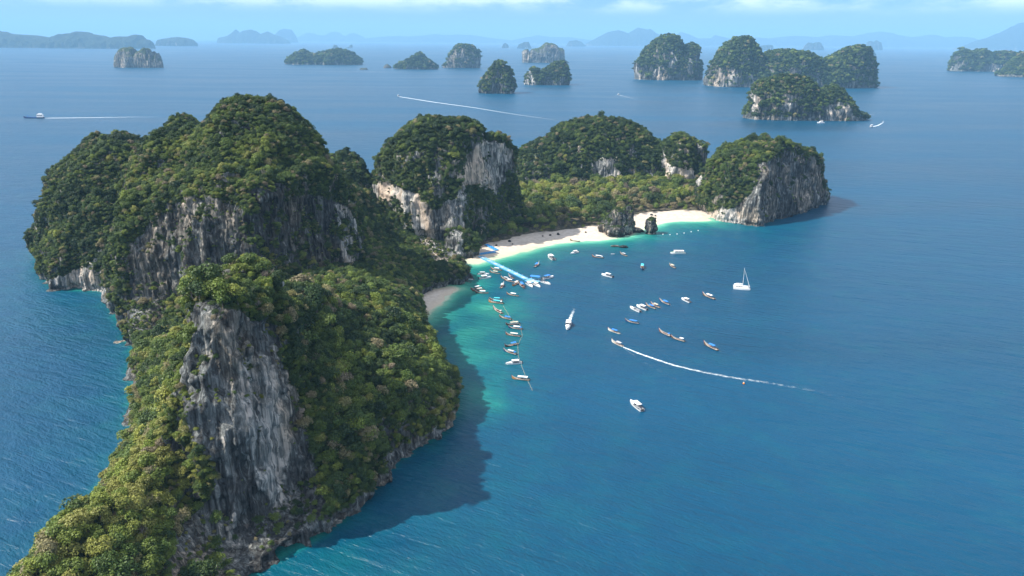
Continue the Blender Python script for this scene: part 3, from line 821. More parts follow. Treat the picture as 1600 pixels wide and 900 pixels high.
for i in chosen:
    lab, grp = tree_label(i)
    t = empty('tree', FH['p'][i] - FH['n'][i] * 0.2, rng.uniform(0, 6.28)); tag(t, lab, 'tree', grp)
    rr = float(FH['r'][i]); k = int(FH['k'][i]); off = FH['q'][i] - FH['p'][i]
    h_ = float(off[2]) + rr * 0.25
    c_ = link('crown', (NEAR + BARE)[k], t); c_.location = (0, 0, h_); c_.scale = (rr, rr, rr * rng.uniform(.85, 1.2)); c_['tint'] = float(FH['tint'][i])
    u_ = link('trunk', TRUNKS[int(i) % 3], t); u_.location = (0, 0, h_); u_.scale = (rr * .8, rr * .8, max(rr * .8, h_ / 1.2))

rest = np.ones(len(FH['p']), bool); rest[chosen] = False


def plant(name, D, coll, seed, keep=None, label=None, parent=None):
    s_ = slice(None) if keep is None else keep
    o = scatter(name, D['q'][s_], D['r'][s_], D['tint'][s_], D['k'][s_], coll, parent, seed)
    if label: o['label'] = label
    return o


plant('headland_forest', FH, PC_NEAR, 601, rest, 'forest covering the headland')
plant('headland_shrubs', FS, PC_NEAR, 602, None, 'shrubs and creepers between the headland trees')
plant('tower_forest', FT, PC_NEAR, 603, None, 'forest cap on the domed hill by the pier')
plant('ridge_forest', FR, PC_NEAR, 604, None, 'forest on the long ridge behind the beach')
plant('hilltop_forest', FK, PC_NEAR, 605, None, 'forest cap on the round hill at the far end of the bay')

# the flat wood behind the beach
gx, gy = axes(-55, 240, 520, 830, 6.0)
gx = gx.ravel() + rng.uniform(-2.6, 2.6, gx.size); gy = gy.ravel() + rng.uniform(-2.6, 2.6, gy.size)
dwd = sdist(gx, gy, WOOD); k_ = dwd > -3.5
gx, gy, dwd = gx[k_], gy[k_], dwd[k_]; n = len(gx)
r = rng.uniform(3.0, 6.2, n) * (0.55 + 0.45 * sstep(-2, 18, dwd)); hh = r * rng.uniform(.7, 1.7, n) + 3.0 * sstep(2, 25, dwd)
gz = 2.2 + np.clip((dwd - 40) * .02, 0, 3)
pp = np.stack([gx, gy, gz + hh], -1)
tint, br = tint_of(np.stack([gx, gy, gx * 0], -1), 0.60, 0.40, 655, brown=0.22)
kk = np.where(rng.random(n) < 0.05, rng.integers(5, 7, n), rng.integers(0, 5, n))
FW = dict(p=pp, q=pp, r=r, tint=tint, k=kk)
plant('beach_forest', FW, PC_NEAR, 606, None, 'mixed flat woodland behind the beach')

# ------------------------------------------------------------------ islets and far shores


def islet(name, label, sil, base_py, cat='island', depth=0.55, voxels=70, rocky=0.35, m=None, plants=False, seed=0, p=2.6, kind=None, cliff_w=0.16, base_py2=None, group='islets in the bay', amp=1.0, cliffs=()):
    """a land mass whose skyline, seen from the bay, runs through sil; its depth is a share of its width"""
    sil = np.array(sil, float)
    xl, xr = sil[0, 0], sil[-1, 0]; b2 = base_py if base_py2 is None else base_py2
    f0 = G((xl + xr) / 2, (base_py + b2) / 2); Y0 = f0[1]
    wid = (xr - xl) / FPX * Y0; dep = wid * depth
    dep = min(dep, Y0 * 0.5)
    Yc = Y0 + dep / 2
    pts = np.array([P(a, b, Yc) for a, b in sil])
    xs, zs = pts[:, 0], np.maximum(pts[:, 2], 1.0)
    # leftmost and rightmost waterline
    L, Rr = xs[0], xs[-1]
    st = max((Rr - L) / max(130.0, voxels * 1.5), 0.6)
    X, Y = axes(L - 4 * st, Rr + 4 * st, Y0 - 4 * st, Y0 + dep + 4 * st, st)
    sc = max(zs.max() / 55.0, 0.25)
    wob = fbm(np.stack([X / (14 * sc), Y / (14 * sc), X * 0], -1).reshape(-1, 3), 3, seed).reshape(X.shape)
    top = np.interp(X + wob * 0.5 * sc, xs, zs)
    u = (X - (L + Rr) / 2) / ((Rr - L) / 2)
    prof = np.sqrt(np.maximum(0.0, 1 - np.abs(np.clip(u, -1, 1)) ** 3.2)) * 0.92 + 0.08
    v = (Y - Yc) / (dep / 2 * prof) * (1 + 0.12 * wob)
    cross = np.maximum(0, 1 - np.abs(v) ** p) ** (1 / 1.7)
    ridge_n = fbm(np.stack([X / (30 * sc), Y / (30 * sc), X * 0 + 5], -1).reshape(-1, 3), 4, seed + 1).reshape(X.shape)
    H = top * cross * (1 + 0.16 * ridge_n * (1 - np.exp(-(v / 0.35) ** 2)))
    out = (np.abs(u) > 1) | (np.abs(v) >= 1)
    bot = -6 * max(sc, .5)
    bot = max(bot, -12)
    H = np.where(out, bot * 0.7, H)
    vox = max((Rr - L), zs.max()) / voxels / 1.6
    V, F = remesh_field(X, Y, H, bot, vox)
    V = craggy(V, F, sc, 0.8 * amp, seed + 2, notch=False)
    nv = len(V)
    N = vnormals(V, F)
    nz = fbm(V / (16 * sc), 3, seed + 5)
    veg = sstep(rocky - 0.14, rocky + 0.12, N[:, 2] + nz * 0.36)
    veg = veg * sstep(0.02, 0.10, V[:, 2] / zs.max() + 0.05 * nz)
    pale = np.clip(nz + 0.25, 0, 1) * (0.6 if rocky > .2 else .3)
    if cliffs:
        cx, cy = project(V); cx = cx + nz * 4; cy = cy + nz * 4
        for poly in cliffs:
            k = inpoly(cx, cy, poly); veg = np.where(k, veg * 0.15, veg); pale = np.where(k, 0.65, pale)
    me = smooth(mesh_np(name, V, F, m or ROCK_FAR)); fattr(me, 'veg', veg); fattr(me, 'pale', pale)
    o = link(name, me)
    if kind: tag(o, label, kind=kind)
    else: tag(o, label, cat, group)
    if plants:
        sp_ = plants
        p_, vv, nn = sample(V, F, veg, N, sp_, seed + 7, zmin=1.0)
        front = (nn * (CAMP - p_)).sum(1) / np.linalg.norm(CAMP - p_, axis=1) > -0.35
        p_, nn = p_[front], nn[front]; g = np.random.default_rng(seed + 8); n = len(p_)
        r_ = sp_ * g.uniform(.55, 1.0, n) * (1 + .3 * fbm(p_ / 30, 2, seed))
        t_, _ = tint_of(p_ / 1.5, 0.34, 0.24, seed + 9, 0.04)
        q_ = p_ + nn * (r_ * .3)[:, None]; q_[:, 2] += r_ * .35
        scatter('forest_cover', q_, r_, t_, g.integers(0, 3, n), PC_FAR, o, seed)
    return o


islet('limestone_islet', 'cluster of dark bare rock stacks far out in front of the long low shore',
      [(181, 104), (183, 83), (190, 76), (200, 74), (208, 76), (214, 85), (218, 79), (228, 75), (233, 79), (235, 92), (238, 80), (242, 90), (246, 82), (248, 91), (253, 98), (254, 103)], 106, seed=1001, rocky=.5, p=3.5, depth=.5, amp=.6)
islet('low_islet', 'long low green islet with two gentle humps far out',
      [(447, 99), (455, 91), (465, 85), (475, 81), (483, 87), (495, 86), (510, 83), (523, 80), (532, 79), (545, 82), (555, 88), (563, 97), (566, 101)], 101.5, seed=1011, rocky=.15, p=2, plants=13)
islet('rock', 'tiny flat rock off the right end of the long low islet', [(562, 108), (564, 106), (568, 106.5), (572, 106), (575, 108)], 109.3, 'rock', seed=1021, rocky=.7, voxels=30, group='rocks far out')
islet('cone_islet', 'small cone-shaped green islet with a pointed summit',
      [(617, 104), (628, 99), (638, 93), (648, 89), (655, 82), (662, 88), (670, 94), (679, 100), (683, 106)], 108.5, seed=1031, rocky=.18, p=1.8, plants=10)
islet('rock', 'tiny rounded rock left of the cone-shaped islet', [(599, 105), (602, 101), (606, 100), (610, 103), (612, 106)], 106.5, 'rock', seed=1041, rocky=.6, voxels=30, group='rocks far out')
islet('block_islet', 'blocky dark islet with flat top right of the cone-shaped islet',
      [(691, 105), (699, 99), (702, 88), (707, 80), (713, 73), (720, 71), (735, 72), (742, 75), (743, 80), (749, 81), (750, 105)], 106.5, seed=1051, rocky=.42, p=4, plants=10)
islet('tower_islet', 'steep bell-shaped islet standing alone nearest beyond the wooded hills',
      [(749, 144), (751, 135), (760, 121), (768, 108), (776, 99), (784, 97), (792, 103), (799, 115), (802, 127), (803, 144)], 146.5, seed=1061, rocky=.2, p=2.6, depth=.8, plants=7.5)
islet('wall_islet', 'grey flat-sided islet with a notch near its left end',
      [(816, 97), (817, 80), (820, 78), (825, 78), (828, 86), (831, 78), (838, 76), (848, 73), (853, 68), (862, 67), (870, 70), (873, 74), (880, 75), (881, 92), (888, 97)], 98.5, seed=1071, rocky=.55, p=4, depth=.4)
islet('saddle_islet', 'low islet with a saddle between two summits, small one on the left',
      [(820, 133), (823, 118), (832, 107), (840, 112), (843, 118), (850, 110), (862, 103), (870, 98), (880, 97), (886, 105), (890, 122), (890, 129)], 135.5, base_py2=131, seed=1081, rocky=.2, cliffs=([(822, 112), (830, 110), (838, 132), (820, 136)],), p=2.8, plants=8)
islet('dome_islet', 'tall rounded green islet with a cliff foot and a shoulder on its right',
      [(991, 124), (992, 100), (996, 93), (1010, 80), (1022, 68), (1035, 59), (1050, 57), (1057, 60), (1063, 70), (1068, 74), (1080, 71), (1088, 74), (1091, 85), (1091, 105), (1094, 118), (1095, 124)], 125.5, seed=1091, rocky=.16, cliffs=([(992, 105), (996, 104), (998, 125), (991, 125)], [(1020, 108), (1032, 106), (1034, 126), (1018, 126)], [(1035, 80), (1050, 80), (1060, 95), (1050, 112), (1040, 100)], [(1075, 90), (1082, 90), (1084, 120), (1076, 118)]), p=3.2, plants=9)
islet('long_islet', 'largest far islet, long and green with a white cliff at its left end',
      [(1103, 134), (1105, 118), (1112, 100), (1125, 84), (1140, 72), (1155, 63), (1165, 62), (1175, 72), (1185, 86), (1190, 92), (1200, 85), (1215, 81), (1235, 80), (1255, 83), (1268, 85), (1280, 95), (1288, 96), (1305, 88), (1325, 78), (1345, 74), (1355, 79), (1361, 92), (1363, 110), (1361, 128), (1362, 133)],
      140, base_py2=135, seed=1101, rocky=.10, cliffs=([(1120, 112), (1150, 108), (1156, 140), (1112, 140)], [(1165, 118), (1180, 120), (1178, 141), (1160, 141)]), p=3.0, depth=.35, plants=8.5, voxels=110)
islet('ledge_islet', 'rugged green and white islet with a low rock tail before the largest islet',
      [(1163, 180), (1170, 170), (1176, 160), (1178, 140), (1183, 133), (1195, 127), (1210, 122), (1225, 119), (1245, 121), (1258, 124), (1265, 130), (1275, 145), (1280, 150), (1287, 143), (1300, 139), (1312, 142), (1320, 150), (1325, 160), (1332, 170), (1338, 179), (1353, 187)],
      189, seed=1111, rocky=.14, cliffs=([(1174, 145), (1186, 150), (1184, 172), (1172, 172)], [(1222, 145), (1240, 148), (1244, 165), (1228, 176), (1224, 160)], [(1292, 160), (1325, 160), (1335, 186), (1292, 188)], [(1165, 182), (1352, 182), (1352, 192), (1160, 192)]), p=2.6, depth=.4, plants=6, voxels=130)
islet('wooded_islet', 'wooded islet with three low humps and white foot near the right edge',
      [(1484, 108), (1491, 96), (1495, 85), (1503, 79), (1512, 80), (1520, 84), (1530, 78), (1540, 79), (1548, 84), (1560, 82), (1575, 83), (1588, 86), (1591, 95), (1593, 108)], 112, seed=1121, rocky=.12, cliffs=([(1488, 100), (1496, 98), (1496, 112), (1486, 112)], [(1545, 102), (1590, 98), (1585, 112), (1545, 112)]), p=3, depth=.4, plants=11)
islet('wooded_islet', 'wooded islet cut off by the right edge, in front of the three-humped one', [(1562, 117), (1575, 108), (1590, 95), (1602, 84), (1625, 78), (1650, 90), (1660, 118)], 121, seed=1131, rocky=.2, p=2.4, depth=.6, plants=10)
islet(m=SHORE, name='far_islet', label='hazy humped islet peeping out behind the right end of the largest far islet', sil=[(1326, 84), (1328, 76), (1335, 71), (1343, 69), (1352, 72), (1360, 77), (1364, 80), (1368, 86)], base_py=87, seed=1141, rocky=.3, p=3)
islet(m=SHORE, name='far_islet', label='hazy square islet far behind the largest far islet, cleft down the middle', sil=[(1353, 77), (1355, 66), (1360, 64), (1364, 66), (1370, 63), (1376, 66), (1378, 77)], base_py=78.5, seed=1151, rocky=.4, p=3.5)
islet(m=SHORE, name='far_islet', label='hazy blue islet with two equal humps above the saddle of the largest far islet', sil=[(1255, 77), (1258, 71), (1262, 67), (1267, 67), (1270, 69), (1275, 66), (1281, 67), (1285, 73), (1287, 77)], base_py=78.3, seed=1161, rocky=.4, p=3.5)
islet(m=SHORE, name='far_islet', label='hazy rounded islet behind the grey flat-sided one', sil=[(808, 74.5), (811, 69), (820, 66), (826, 65.5), (830, 74.5)], base_py=75.8, seed=1171, rocky=.3, p=3)
islet(m=SHORE, name='far_islet', label='tiny hazy dome islet leftmost beside the hazy rounded one', sil=[(784, 74), (787, 68), (790, 67), (794, 70), (795, 74)], base_py=75.2, seed=1181, rocky=.3, p=3, voxels=40)
islet(m=SHORE, name='far_islet', label='low hazy islet half hidden above the saddle-shaped islet', sil=[(885, 71), (890, 64), (900, 63), (908, 65), (915, 71)], base_py=72.6, seed=1191, rocky=.3, p=3)
islet(m=SHORE, name='far_islet', label='tiny hazy rock islet above the left hump of the long low islet', sil=[(520, 74), (522, 70), (526, 71), (529, 74)], base_py=75.4, seed=1201, rocky=.5, voxels=40)
islet(m=SHORE, name='far_islet', label='tiny hazy leaning rock above the right hump of the long low islet', sil=[(541, 74.5), (545, 73.5), (548, 70), (550, 70), (551, 74)], base_py=75.2, seed=1211, rocky=.5, voxels=40)
islet(m=SHORE, name='far_islet', label='low hazy islet between the tall rounded islet and the largest far islet', sil=[(1180, 77), (1184, 73), (1192, 71), (1200, 70), (1207, 71), (1208, 77)], base_py=78, seed=1221, rocky=.4)
islet(m=SHORE, name='far_islet', label='hazy blue long-backed islet right of the long low shore', sil=[(243, 71), (248, 62), (260, 60), (275, 58), (290, 59), (300, 62), (307, 67), (308, 71)], base_py=72, seed=1231, rocky=.2, p=3, depth=.4)
for nm, lb, sil, bp in (
        ('far_shore', 'long blue hilly shore at the left edge', [(-60, 70), (-30, 46), (0, 49), (20, 53), (50, 55), (70, 58), (83, 60), (95, 55), (105, 52), (120, 52), (125, 49), (140, 53), (160, 56), (170, 59), (180, 58), (185, 57), (200, 57), (210, 54), (218, 55), (221, 61), (230, 62), (237, 66), (239, 71)], 75.5),
        ('far_hills', 'hazy blue ragged range on the horizon left of centre', [(340, 66), (341, 59), (355, 56), (362, 52), (368, 46), (374, 52), (380, 48), (392, 46), (401, 49), (407, 53), (418, 49), (428, 54), (440, 58), (450, 63), (453, 66)], 68),
        ('far_hills', 'paler hills behind the ragged range left of centre', [(425, 60), (428, 55), (435, 48), (443, 45), (455, 46), (462, 55), (466, 65)], 66.5),
        ('far_hills', 'faint pale blue hills along the middle of the horizon', [(455, 64), (475, 54), (483, 51), (495, 54), (505, 56), (515, 53), (523, 49), (530, 54), (542, 59), (552, 51), (558, 54), (565, 61), (590, 58), (620, 56), (640, 57), (665, 55), (680, 53), (695, 55), (715, 54), (740, 55), (765, 59), (800, 63), (840, 55), (860, 58), (890, 58), (925, 63)], 67),
        ('far_hills', 'blue mountains with a twin-topped crest left of the tall rounded islet', [(915, 68), (935, 58), (950, 50), (966, 47), (982, 52), (997, 43), (1006, 45), (1012, 46), (1016, 45), (1025, 52), (1040, 58), (1055, 66)], 72),
        ('far_hills', 'blue hills between the tall rounded islet and the largest far islet', [(1035, 62), (1055, 56), (1064, 50), (1078, 54), (1090, 60), (1110, 60), (1118, 55), (1130, 58), (1150, 62), (1168, 68)], 71.5),
        ('far_hills', 'long faint blue range along the right of the horizon', [(1120, 66), (1170, 58), (1200, 60), (1240, 56), (1280, 58), (1300, 55), (1340, 57), (1360, 52), (1375, 49), (1395, 54), (1420, 60), (1440, 57), (1455, 54), (1470, 60), (1490, 57), (1510, 58), (1545, 66)], 73.5),
        ('far_mountain', 'blue mountain rising at the right edge', [(1490, 76), (1515, 70), (1530, 63), (1550, 58), (1570, 50), (1585, 42), (1598, 36), (1620, 32), (1660, 40), (1720, 60), (1740, 76)], 79)):
    islet(nm, lb, sil, bp, depth=.3, rocky=.05, p=2, seed=1300 + len(lb), kind='structure', voxels=220, amp=.25, m=SHORE)

# the dark sea stacks at the end of the beach
b0 = G(970, 378)
STK_V, STK_F = domes_solid([(G(955, 372)[0], 588, 9, 9, 13, 0, 2.6, 1.5, .2), (G(972, 375)[0], 589, 11, 10, 21, 0, 3.0, 1.4, .2), (G(985, 372)[0], 590, 7, 8, 23, 0, 3.4, 1.3, .2), (G(968, 380)[0], 578, 8, 7, 9, 0, 2.2, 1.5, .25),
                            (G(998, 372)[0], 592, 10, 5, 4, 0, 2.2, 1.5, .25)], (62, 125, 562, 612), 0.8, 0.5, sc=0.42, seed=401, rough=1.6, bottom=-6)


def stack(name, label, V, F, seed):
    N = vnormals(V, F); nz = fbm(V / 4.0, 3, seed)
    veg = sstep(.55, .8, N[:, 2] + nz * .5) * sstep(6, 11, V[:, 2] + nz * 3) * .8
    me = smooth(mesh_np(name, V, F, STACK)); fattr(me, 'veg', veg); fattr(me, 'pale', np.clip(nz, -.3, .6))
    o = tag(link(name, me), label, 'rock', 'sea stacks off the beach')
    p_, vv, nn = sample(V, F, veg, N, 1.3, seed); n = len(p_)
    if n: scatter('shrubs', p_ + nn * .2, np.full(n, .8), np.full(n, .35), np.zeros(n, int), PC_FAR, o, seed)
    return o


stack('sea_stack', 'large jagged dark rock stack standing at the edge of the beach', STK_V, STK_F, 411)
g_ = G(1019, 367)
V_, F_ = domes_solid([(g_[0], g_[1] + 5, 5.2, 5, 13, 0, 5.0, 1.2, .12)], (g_[0] - 10, g_[0] + 10, g_[1] - 6, g_[1] + 16), 0.5, 0.35, sc=0.3, seed=421, rough=1.0, bottom=-5)
stack('sea_stack', 'small upright dark rock pillar in the water right of the large stack', V_, F_, 422)
g_ = G(974, 387)
V_, F_ = domes_solid([(g_[0], g_[1], 4.2, 2.5, 1.9, 0, 2.4, 1.4, .25), (g_[0] - 6, g_[1] + 3, 3.5, 2.2, 1.2, 0, 2.4, 1.4, .25)], (g_[0] - 12, g_[0] + 8, g_[1] - 6, g_[1] + 8), 0.4, 0.3, sc=0.15, seed=431, rough=.4, bottom=-3)
stack('reef_rock', 'low dark rocks awash just in front of the large stack', V_, F_, 432)

# ------------------------------------------------------------------ boats
WHITE = simple('white_gelcoat', (0.78, 0.78, 0.76), 0.25, var=.05)
CREAM = simple('cream_paint', (0.60, 0.57, 0.50), 0.5, var=.1)
WOOD_D = simple('dark_boat_wood', (0.10, 0.052, 0.028), 0.6, var=.25)
WOOD_R = simple('red_brown_boat_wood', (0.16, 0.060, 0.036), 0.55, var=.25)
WOOD_O = simple('varnished_orange_wood', (0.42, 0.19, 0.05), 0.45, var=.2)
DECKW = simple('worn_deck_planks', (0.30, 0.25, 0.21), 0.8, var=.25)
NAVY = simple('navy_paint', (0.015, 0.03, 0.10), 0.4, var=.1)
BLUE = simple('blue_canvas', (0.03, 0.19, 0.60), 0.8, var=.1)
CYAN = simple('turquoise_canvas', (0.06, 0.48, 0.55), 0.8, var=.1)
GREYC = simple('grey_canvas', (0.42, 0.43, 0.44), 0.8, var=.1)
TAN = simple('tan_canvas', (0.50, 0.44, 0.32), 0.85, var=.12)
WCAN = simple('white_canvas', (0.76, 0.76, 0.74), 0.8, var=.06)
BLACK = simple('black_rubber', (0.02, 0.02, 0.022), 0.5, var=.1)
GLASS = simple('dark_tinted_glass', (0.012, 0.016, 0.02), 0.08, var=.05)
STEEL = simple('stainless_rail', (0.55, 0.56, 0.57), 0.25, 1.0, var=.05)
RED = simple('red_cloth', (0.55, 0.03, 0.03), 0.7)
SEATG = simple('grey_vinyl', (0.25, 0.26, 0.28), 0.6)
GREEN = simple('green_stripe_paint', (0.03, 0.30, 0.12), 0.4)


class MB:
    def __init__(self): self.V, self.F = [], []

    def face(self, pts):
        i = len(self.V); self.V += [tuple(map(float, p)) for p in pts]; self.F.append(tuple(range(i, i + len(pts))))

    def box(self, x0, x1, y0, y1, z0, z1, tx=0.0, ty=0.0):
        i = len(self.V)
        self.V += [(x0, y0, z0), (x1, y0, z0), (x1, y1, z0), (x0, y1, z0), (x0 + tx, y0 + ty, z1), (x1 - tx, y0 + ty, z1), (x1 - tx, y1 - ty, z1), (x0 + tx, y1 - ty, z1)]
        self.F += [(i + 3, i + 2, i + 1, i), (i + 4, i + 5, i + 6, i + 7)] + [(i + a, i + b, i + b + 4, i + a + 4) for a, b in ((0, 1), (1, 2), (2, 3), (3, 0))]
        return self

    def loft(self, rings, close=False, caps=True):
        i = len(self.V); k = len(rings[0])
        for r_ in rings: self.V += [tuple(map(float, p)) for p in r_]
        for a in range(len(rings) - 1):
            for j in range(k if close else k - 1):
                self.F.append((i + a * k + j, i + a * k + (j + 1) % k, i + (a + 1) * k + (j + 1) % k, i + (a + 1) * k + j))
        if caps:
            self.F.append(tuple(i + j for j in range(k))[::-1]); self.F.append(tuple(i + (len(rings) - 1) * k + j for j in range(k)))
        return self

    def tube(self, pts, r, k=6):
        V, F = [], []; tube_path(V, F, pts, [r] * len(pts) if not isinstance(r, (list, tuple)) else r, k)
        b = len(self.V); self.V += [tuple(map(float, v)) for v in V]; self.F += [tuple(b + q for q in f) for f in F]
        return self

    def mesh(self, name, m, sm=False):
        me = bpy.data.meshes.new(name); me.from_pydata(self.V, [], self.F); me.materials.append(m)
        if sm: smooth(me)
        me.update(); return me


_mc = {}


def cached(key, fn):
    if key not in _mc: _mc[key] = fn()
    return _mc[key]


def hull_rings(L, beam, sheer, flare=0.72, draft=0.35, n=15, bow=1.7, sternw=0.75):
    rings = []
    for k in range(n):
        t = k / (n - 1); x = -L / 2 + L * t
        w = beam / 2 * (sternw + (1 - sternw) * math.sin(min(1, t / .45) * math.pi / 2)) * max(0.02, (1 - max(0, (t - .45) / .55) ** bow))
        z = sheer(t); kd = -draft * (1 - max(0, (t - .7) / .3) ** 2) + (z * 0.55) * max(0, (t - .78) / .22) ** 2
        rings.append([(x, -w, z), (x, -w * .97, z * .6 + kd * .1), (x, -w * flare, kd * .35), (x, 0, kd), (x, w * flare, kd * .35), (x, w * .97, z * .6 + kd * .1), (x, w, z)])
    return rings


def rim(rings, th=0.09, up=0.03):
    mb = MB()
    for sgn in (0, -1):
        pr = []
        for r_ in rings:
            x, y, z = r_[sgn]; s_ = -1 if sgn == 0 else 1
            pr.append([(x, y + s_ * th * .5, z - th), (x, y + s_ * th * .5, z + up), (x, y - s_ * th * .8, z + up), (x, y - s_ * th * .8, z - th)])
        mb.loft(pr, True)
    return mb


def deck(rings, drop, a=0, b=None, inset=0.92):
    mb = MB(); rr = rings[a:b]
    mb.loft([[(q[0][0], q[0][1] * inset, q[0][2] - drop), (q[0][0], q[-1][1] * inset, q[0][2] - drop)] for q in rr], caps=False)
    return mb


# --- long-tail boats
LT_L = 11.0
lt_sheer = lambda t: 0.62 + 0.22 * max(0, .25 - t) * 4 * .3 + 1.75 * max(0, (t - .55) / .45) ** 2.4
LT = hull_rings(LT_L, 2.1, lt_sheer, draft=.3)


def canopy_mesh(x0, x1, w, z, crown=.16):
    mb = MB(); k = 7
    rings = []
    for x in np.linspace(x0, x1, 6):
        sag = 0.05 * math.sin((x - x0) / (x1 - x0) * math.pi * 3) ** 2
        top = [(x, -w + 2 * w * j / (k - 1), z + crown * (1 - (2 * j / (k - 1) - 1) ** 2) - sag) for j in range(k)]
        rings.append(top + [(p[0], p[1], p[2] - .06) for p in top[::-1]])
    return mb.loft(rings, True)


def longtail(hullm, canm, nm, x0=-3.2, x1=1.6, ribbon=True, bow=True, canopy2=None):
    t = empty(nm)
    link('hull', cached(('lth', hullm.name), lambda: MB().loft(LT).mesh('hull', hullm)), t)
    link('gunwale', cached('ltg', lambda: rim(LT).mesh('gunwale', CREAM)), t)
    link('deck', cached('ltd', lambda: deck(LT, .28).mesh('deck', DECKW)), t)
    if canm:
        link('canopy', cached(('ltc', canm.name, x0, x1), lambda: canopy_mesh(x0, x1, .92, 2.25).mesh('canopy', canm)), t)
        for x in (x0 + .15, x1 - .15):
            for y in (-.82, .82):
                p = link('post', cached('ltp', lambda: MB().tube([(0, 0, .35), (0, 0, 2.26)], .035, 5).mesh('post', STEEL)), t); p.location = (x, y, 0)
    if canopy2:
        link('canopy', cached(('ltc2', canopy2.name), lambda: canopy_mesh(-4.6, -3.5, .8, 1.9).mesh('canopy', canopy2)), t)
        for y in (-.7, .7):
            p = link('post', cached('ltp2', lambda: MB().tube([(0, 0, .35), (0, 0, 1.9)], .03, 5).mesh('post', STEEL)), t); p.location = (-4.05, y, 0)
    for x in (-2.4, -1.2, 0.0, 1.2):
        s_ = link('bench', cached('ltb', lambda: MB().box(-.2, .2, -.82, .82, .42, .62).mesh('bench', WOOD_R)), t); s_.location.x = x
    eng = link('engine', cached('lte', lambda: MB().box(-5.4, -4.8, -.28, .28, .95, 1.5, .06, .06).tube([(-5.4, 0, 1.1), (-6.6, 0, .55), (-8.4, 0, -.15)], .05, 5).tube([(-4.8, 0, 1.3), (-4.0, .1, 1.5)], .03, 4).mesh('engine', BLACK)), t)
    if bow:
        link('stem_post', cached('ltst', lambda: MB().loft([[(5.3, -.07, 1.7), (5.5, -.07, 1.7), (5.5, .07, 1.7), (5.3, .07, 1.7)], [(5.75, -.07, 3.0), (5.93, -.07, 2.95), (5.93, .07, 2.95), (5.75, .07, 3.0)]], True).mesh('stem_post', WOOD_D)), t)
    if ribbon:
        link('bow_ribbon', cached('ltr', lambda: MB().tube([(5.50, 0, 2.0), (5.62, 0, 2.35)], [.17, .15], 8).tube([(5.55, .12, 2.1), (5.4, .2, 1.5), (5.3, .16, 1.1)], .05, 4).mesh('bow_ribbon', RED)), t)
    return t


# --- speedboats
SB_L = 11.0
sb_sheer = lambda t: 1.0 + .35 * t ** 2
SB = hull_rings(SB_L, 3.0, sb_sheer, flare=.8, draft=.45, bow=2.3, sternw=.88)


def speedboat(nm, roofm=WCAN, roof=True, dark_aft=True, motors=2):
    t = empty(nm)
    link('hull', cached('sbh', lambda: MB().loft(SB).mesh('hull', WHITE)), t)
    link('rub_rail', cached('sbr', lambda: rim(SB, .1, .04).mesh('rub_rail', STEEL)), t)
    link('foredeck', cached('sbf', lambda: deck(SB, -.02, 8, None, .97).mesh('foredeck', WHITE)), t)
    link('deck', cached('sbd', lambda: deck(SB, .55, 0, 9, .9).mesh('deck', SEATG if dark_aft else CREAM)), t)
    link('cuddy', cached('sbc', lambda: MB().loft([[(.6, -1.1, 1.05), (.6, -.9, 1.75), (.6, .9, 1.75), (.6, 1.1, 1.05)], [(1.6, -1.05, 1.08), (1.5, -.8, 1.78), (1.5, .8, 1.78), (1.6, 1.05, 1.08)], [(3.6, -.5, 1.25), (3.2, -.4, 1.4), (3.2, .4, 1.4), (3.6, .5, 1.25)]]).mesh('cuddy', WHITE)), t)
    link('windscreen', cached('sbw', lambda: MB().loft([[(1.45, -1.0, 1.5), (.75, -.95, 2.15)], [(1.75, -.5, 1.62), (1.0, -.5, 2.2)], [(1.75, .5, 1.62), (1.0, .5, 2.2)], [(1.45, 1.0, 1.5), (.75, .95, 2.15)]], caps=False).mesh('windscreen', GLASS)), t)
    if roof:
        link('roof', cached(('sbroof', roofm.name), lambda: canopy_mesh(-3.4, 1.3, 1.25, 2.65, .12).mesh('roof', roofm)), t)
        for x in (-3.2, -1.0, 1.0):
            for y in (-1.12, 1.12):
                p = link('post', cached('sbp', lambda: MB().tube([(0, 0, .9), (0, 0, 2.66)], .04, 5).mesh('post', STEEL)), t); p.location = (x, y, 0)
    for y in (-.95, .95):
        s_ = link('seat', cached('sbs', lambda: MB().box(-3.6, .2, -.24, .24, .5, .95).box(-3.6, .2, .18, .26, .95, 1.3).mesh('seat', SEATG)), t); s_.location.y = y; s_.scale.y = 1 if y > 0 else -1
    for k in range(motors):
        m_ = link('outboard', cached('sbm', lambda: MB().box(-6.1, -5.55, -.24, .24, .75, 1.55, .08, .05).box(-5.95, -5.7, -.1, .1, -.35, .75).mesh('outboard', BLACK)), t); m_.location.y = (k - (motors - 1) / 2) * .8
    return t


def dinghy(nm):
    t = empty(nm)
    R_ = hull_rings(3.8, 1.5, lambda u: .45 + .2 * u ** 2, draft=.15, bow=2.2)
    link('hull', cached('dgh', lambda: MB().loft(R_).mesh('hull', WHITE)), t)
    link('deck', cached('dgd', lambda: deck(R_, .2).mesh('deck', SEATG)), t)
    link('outboard', cached('dgm', lambda: MB().box(-2.2, -1.9, -.14, .14, .4, .9, .04, .03).mesh('outboard', BLACK)), t)
    return t


def at_px(o, bow, stern, keep_len=True, L=11.0, rng_=(0.85, 1.2), dz=0.0):
    a, b = G(*bow), G(*stern); d = a[:2] - b[:2]; c = (a + b) / 2
    o.location = (c[0], c[1], dz); o.rotation_euler.z = math.atan2(d[1], d[0])
    s_ = float(np.clip(np.hypot(*d) / (L * 1.06), *rng_)) * 0.94; o.scale = (s_, s_, s_)
    return o


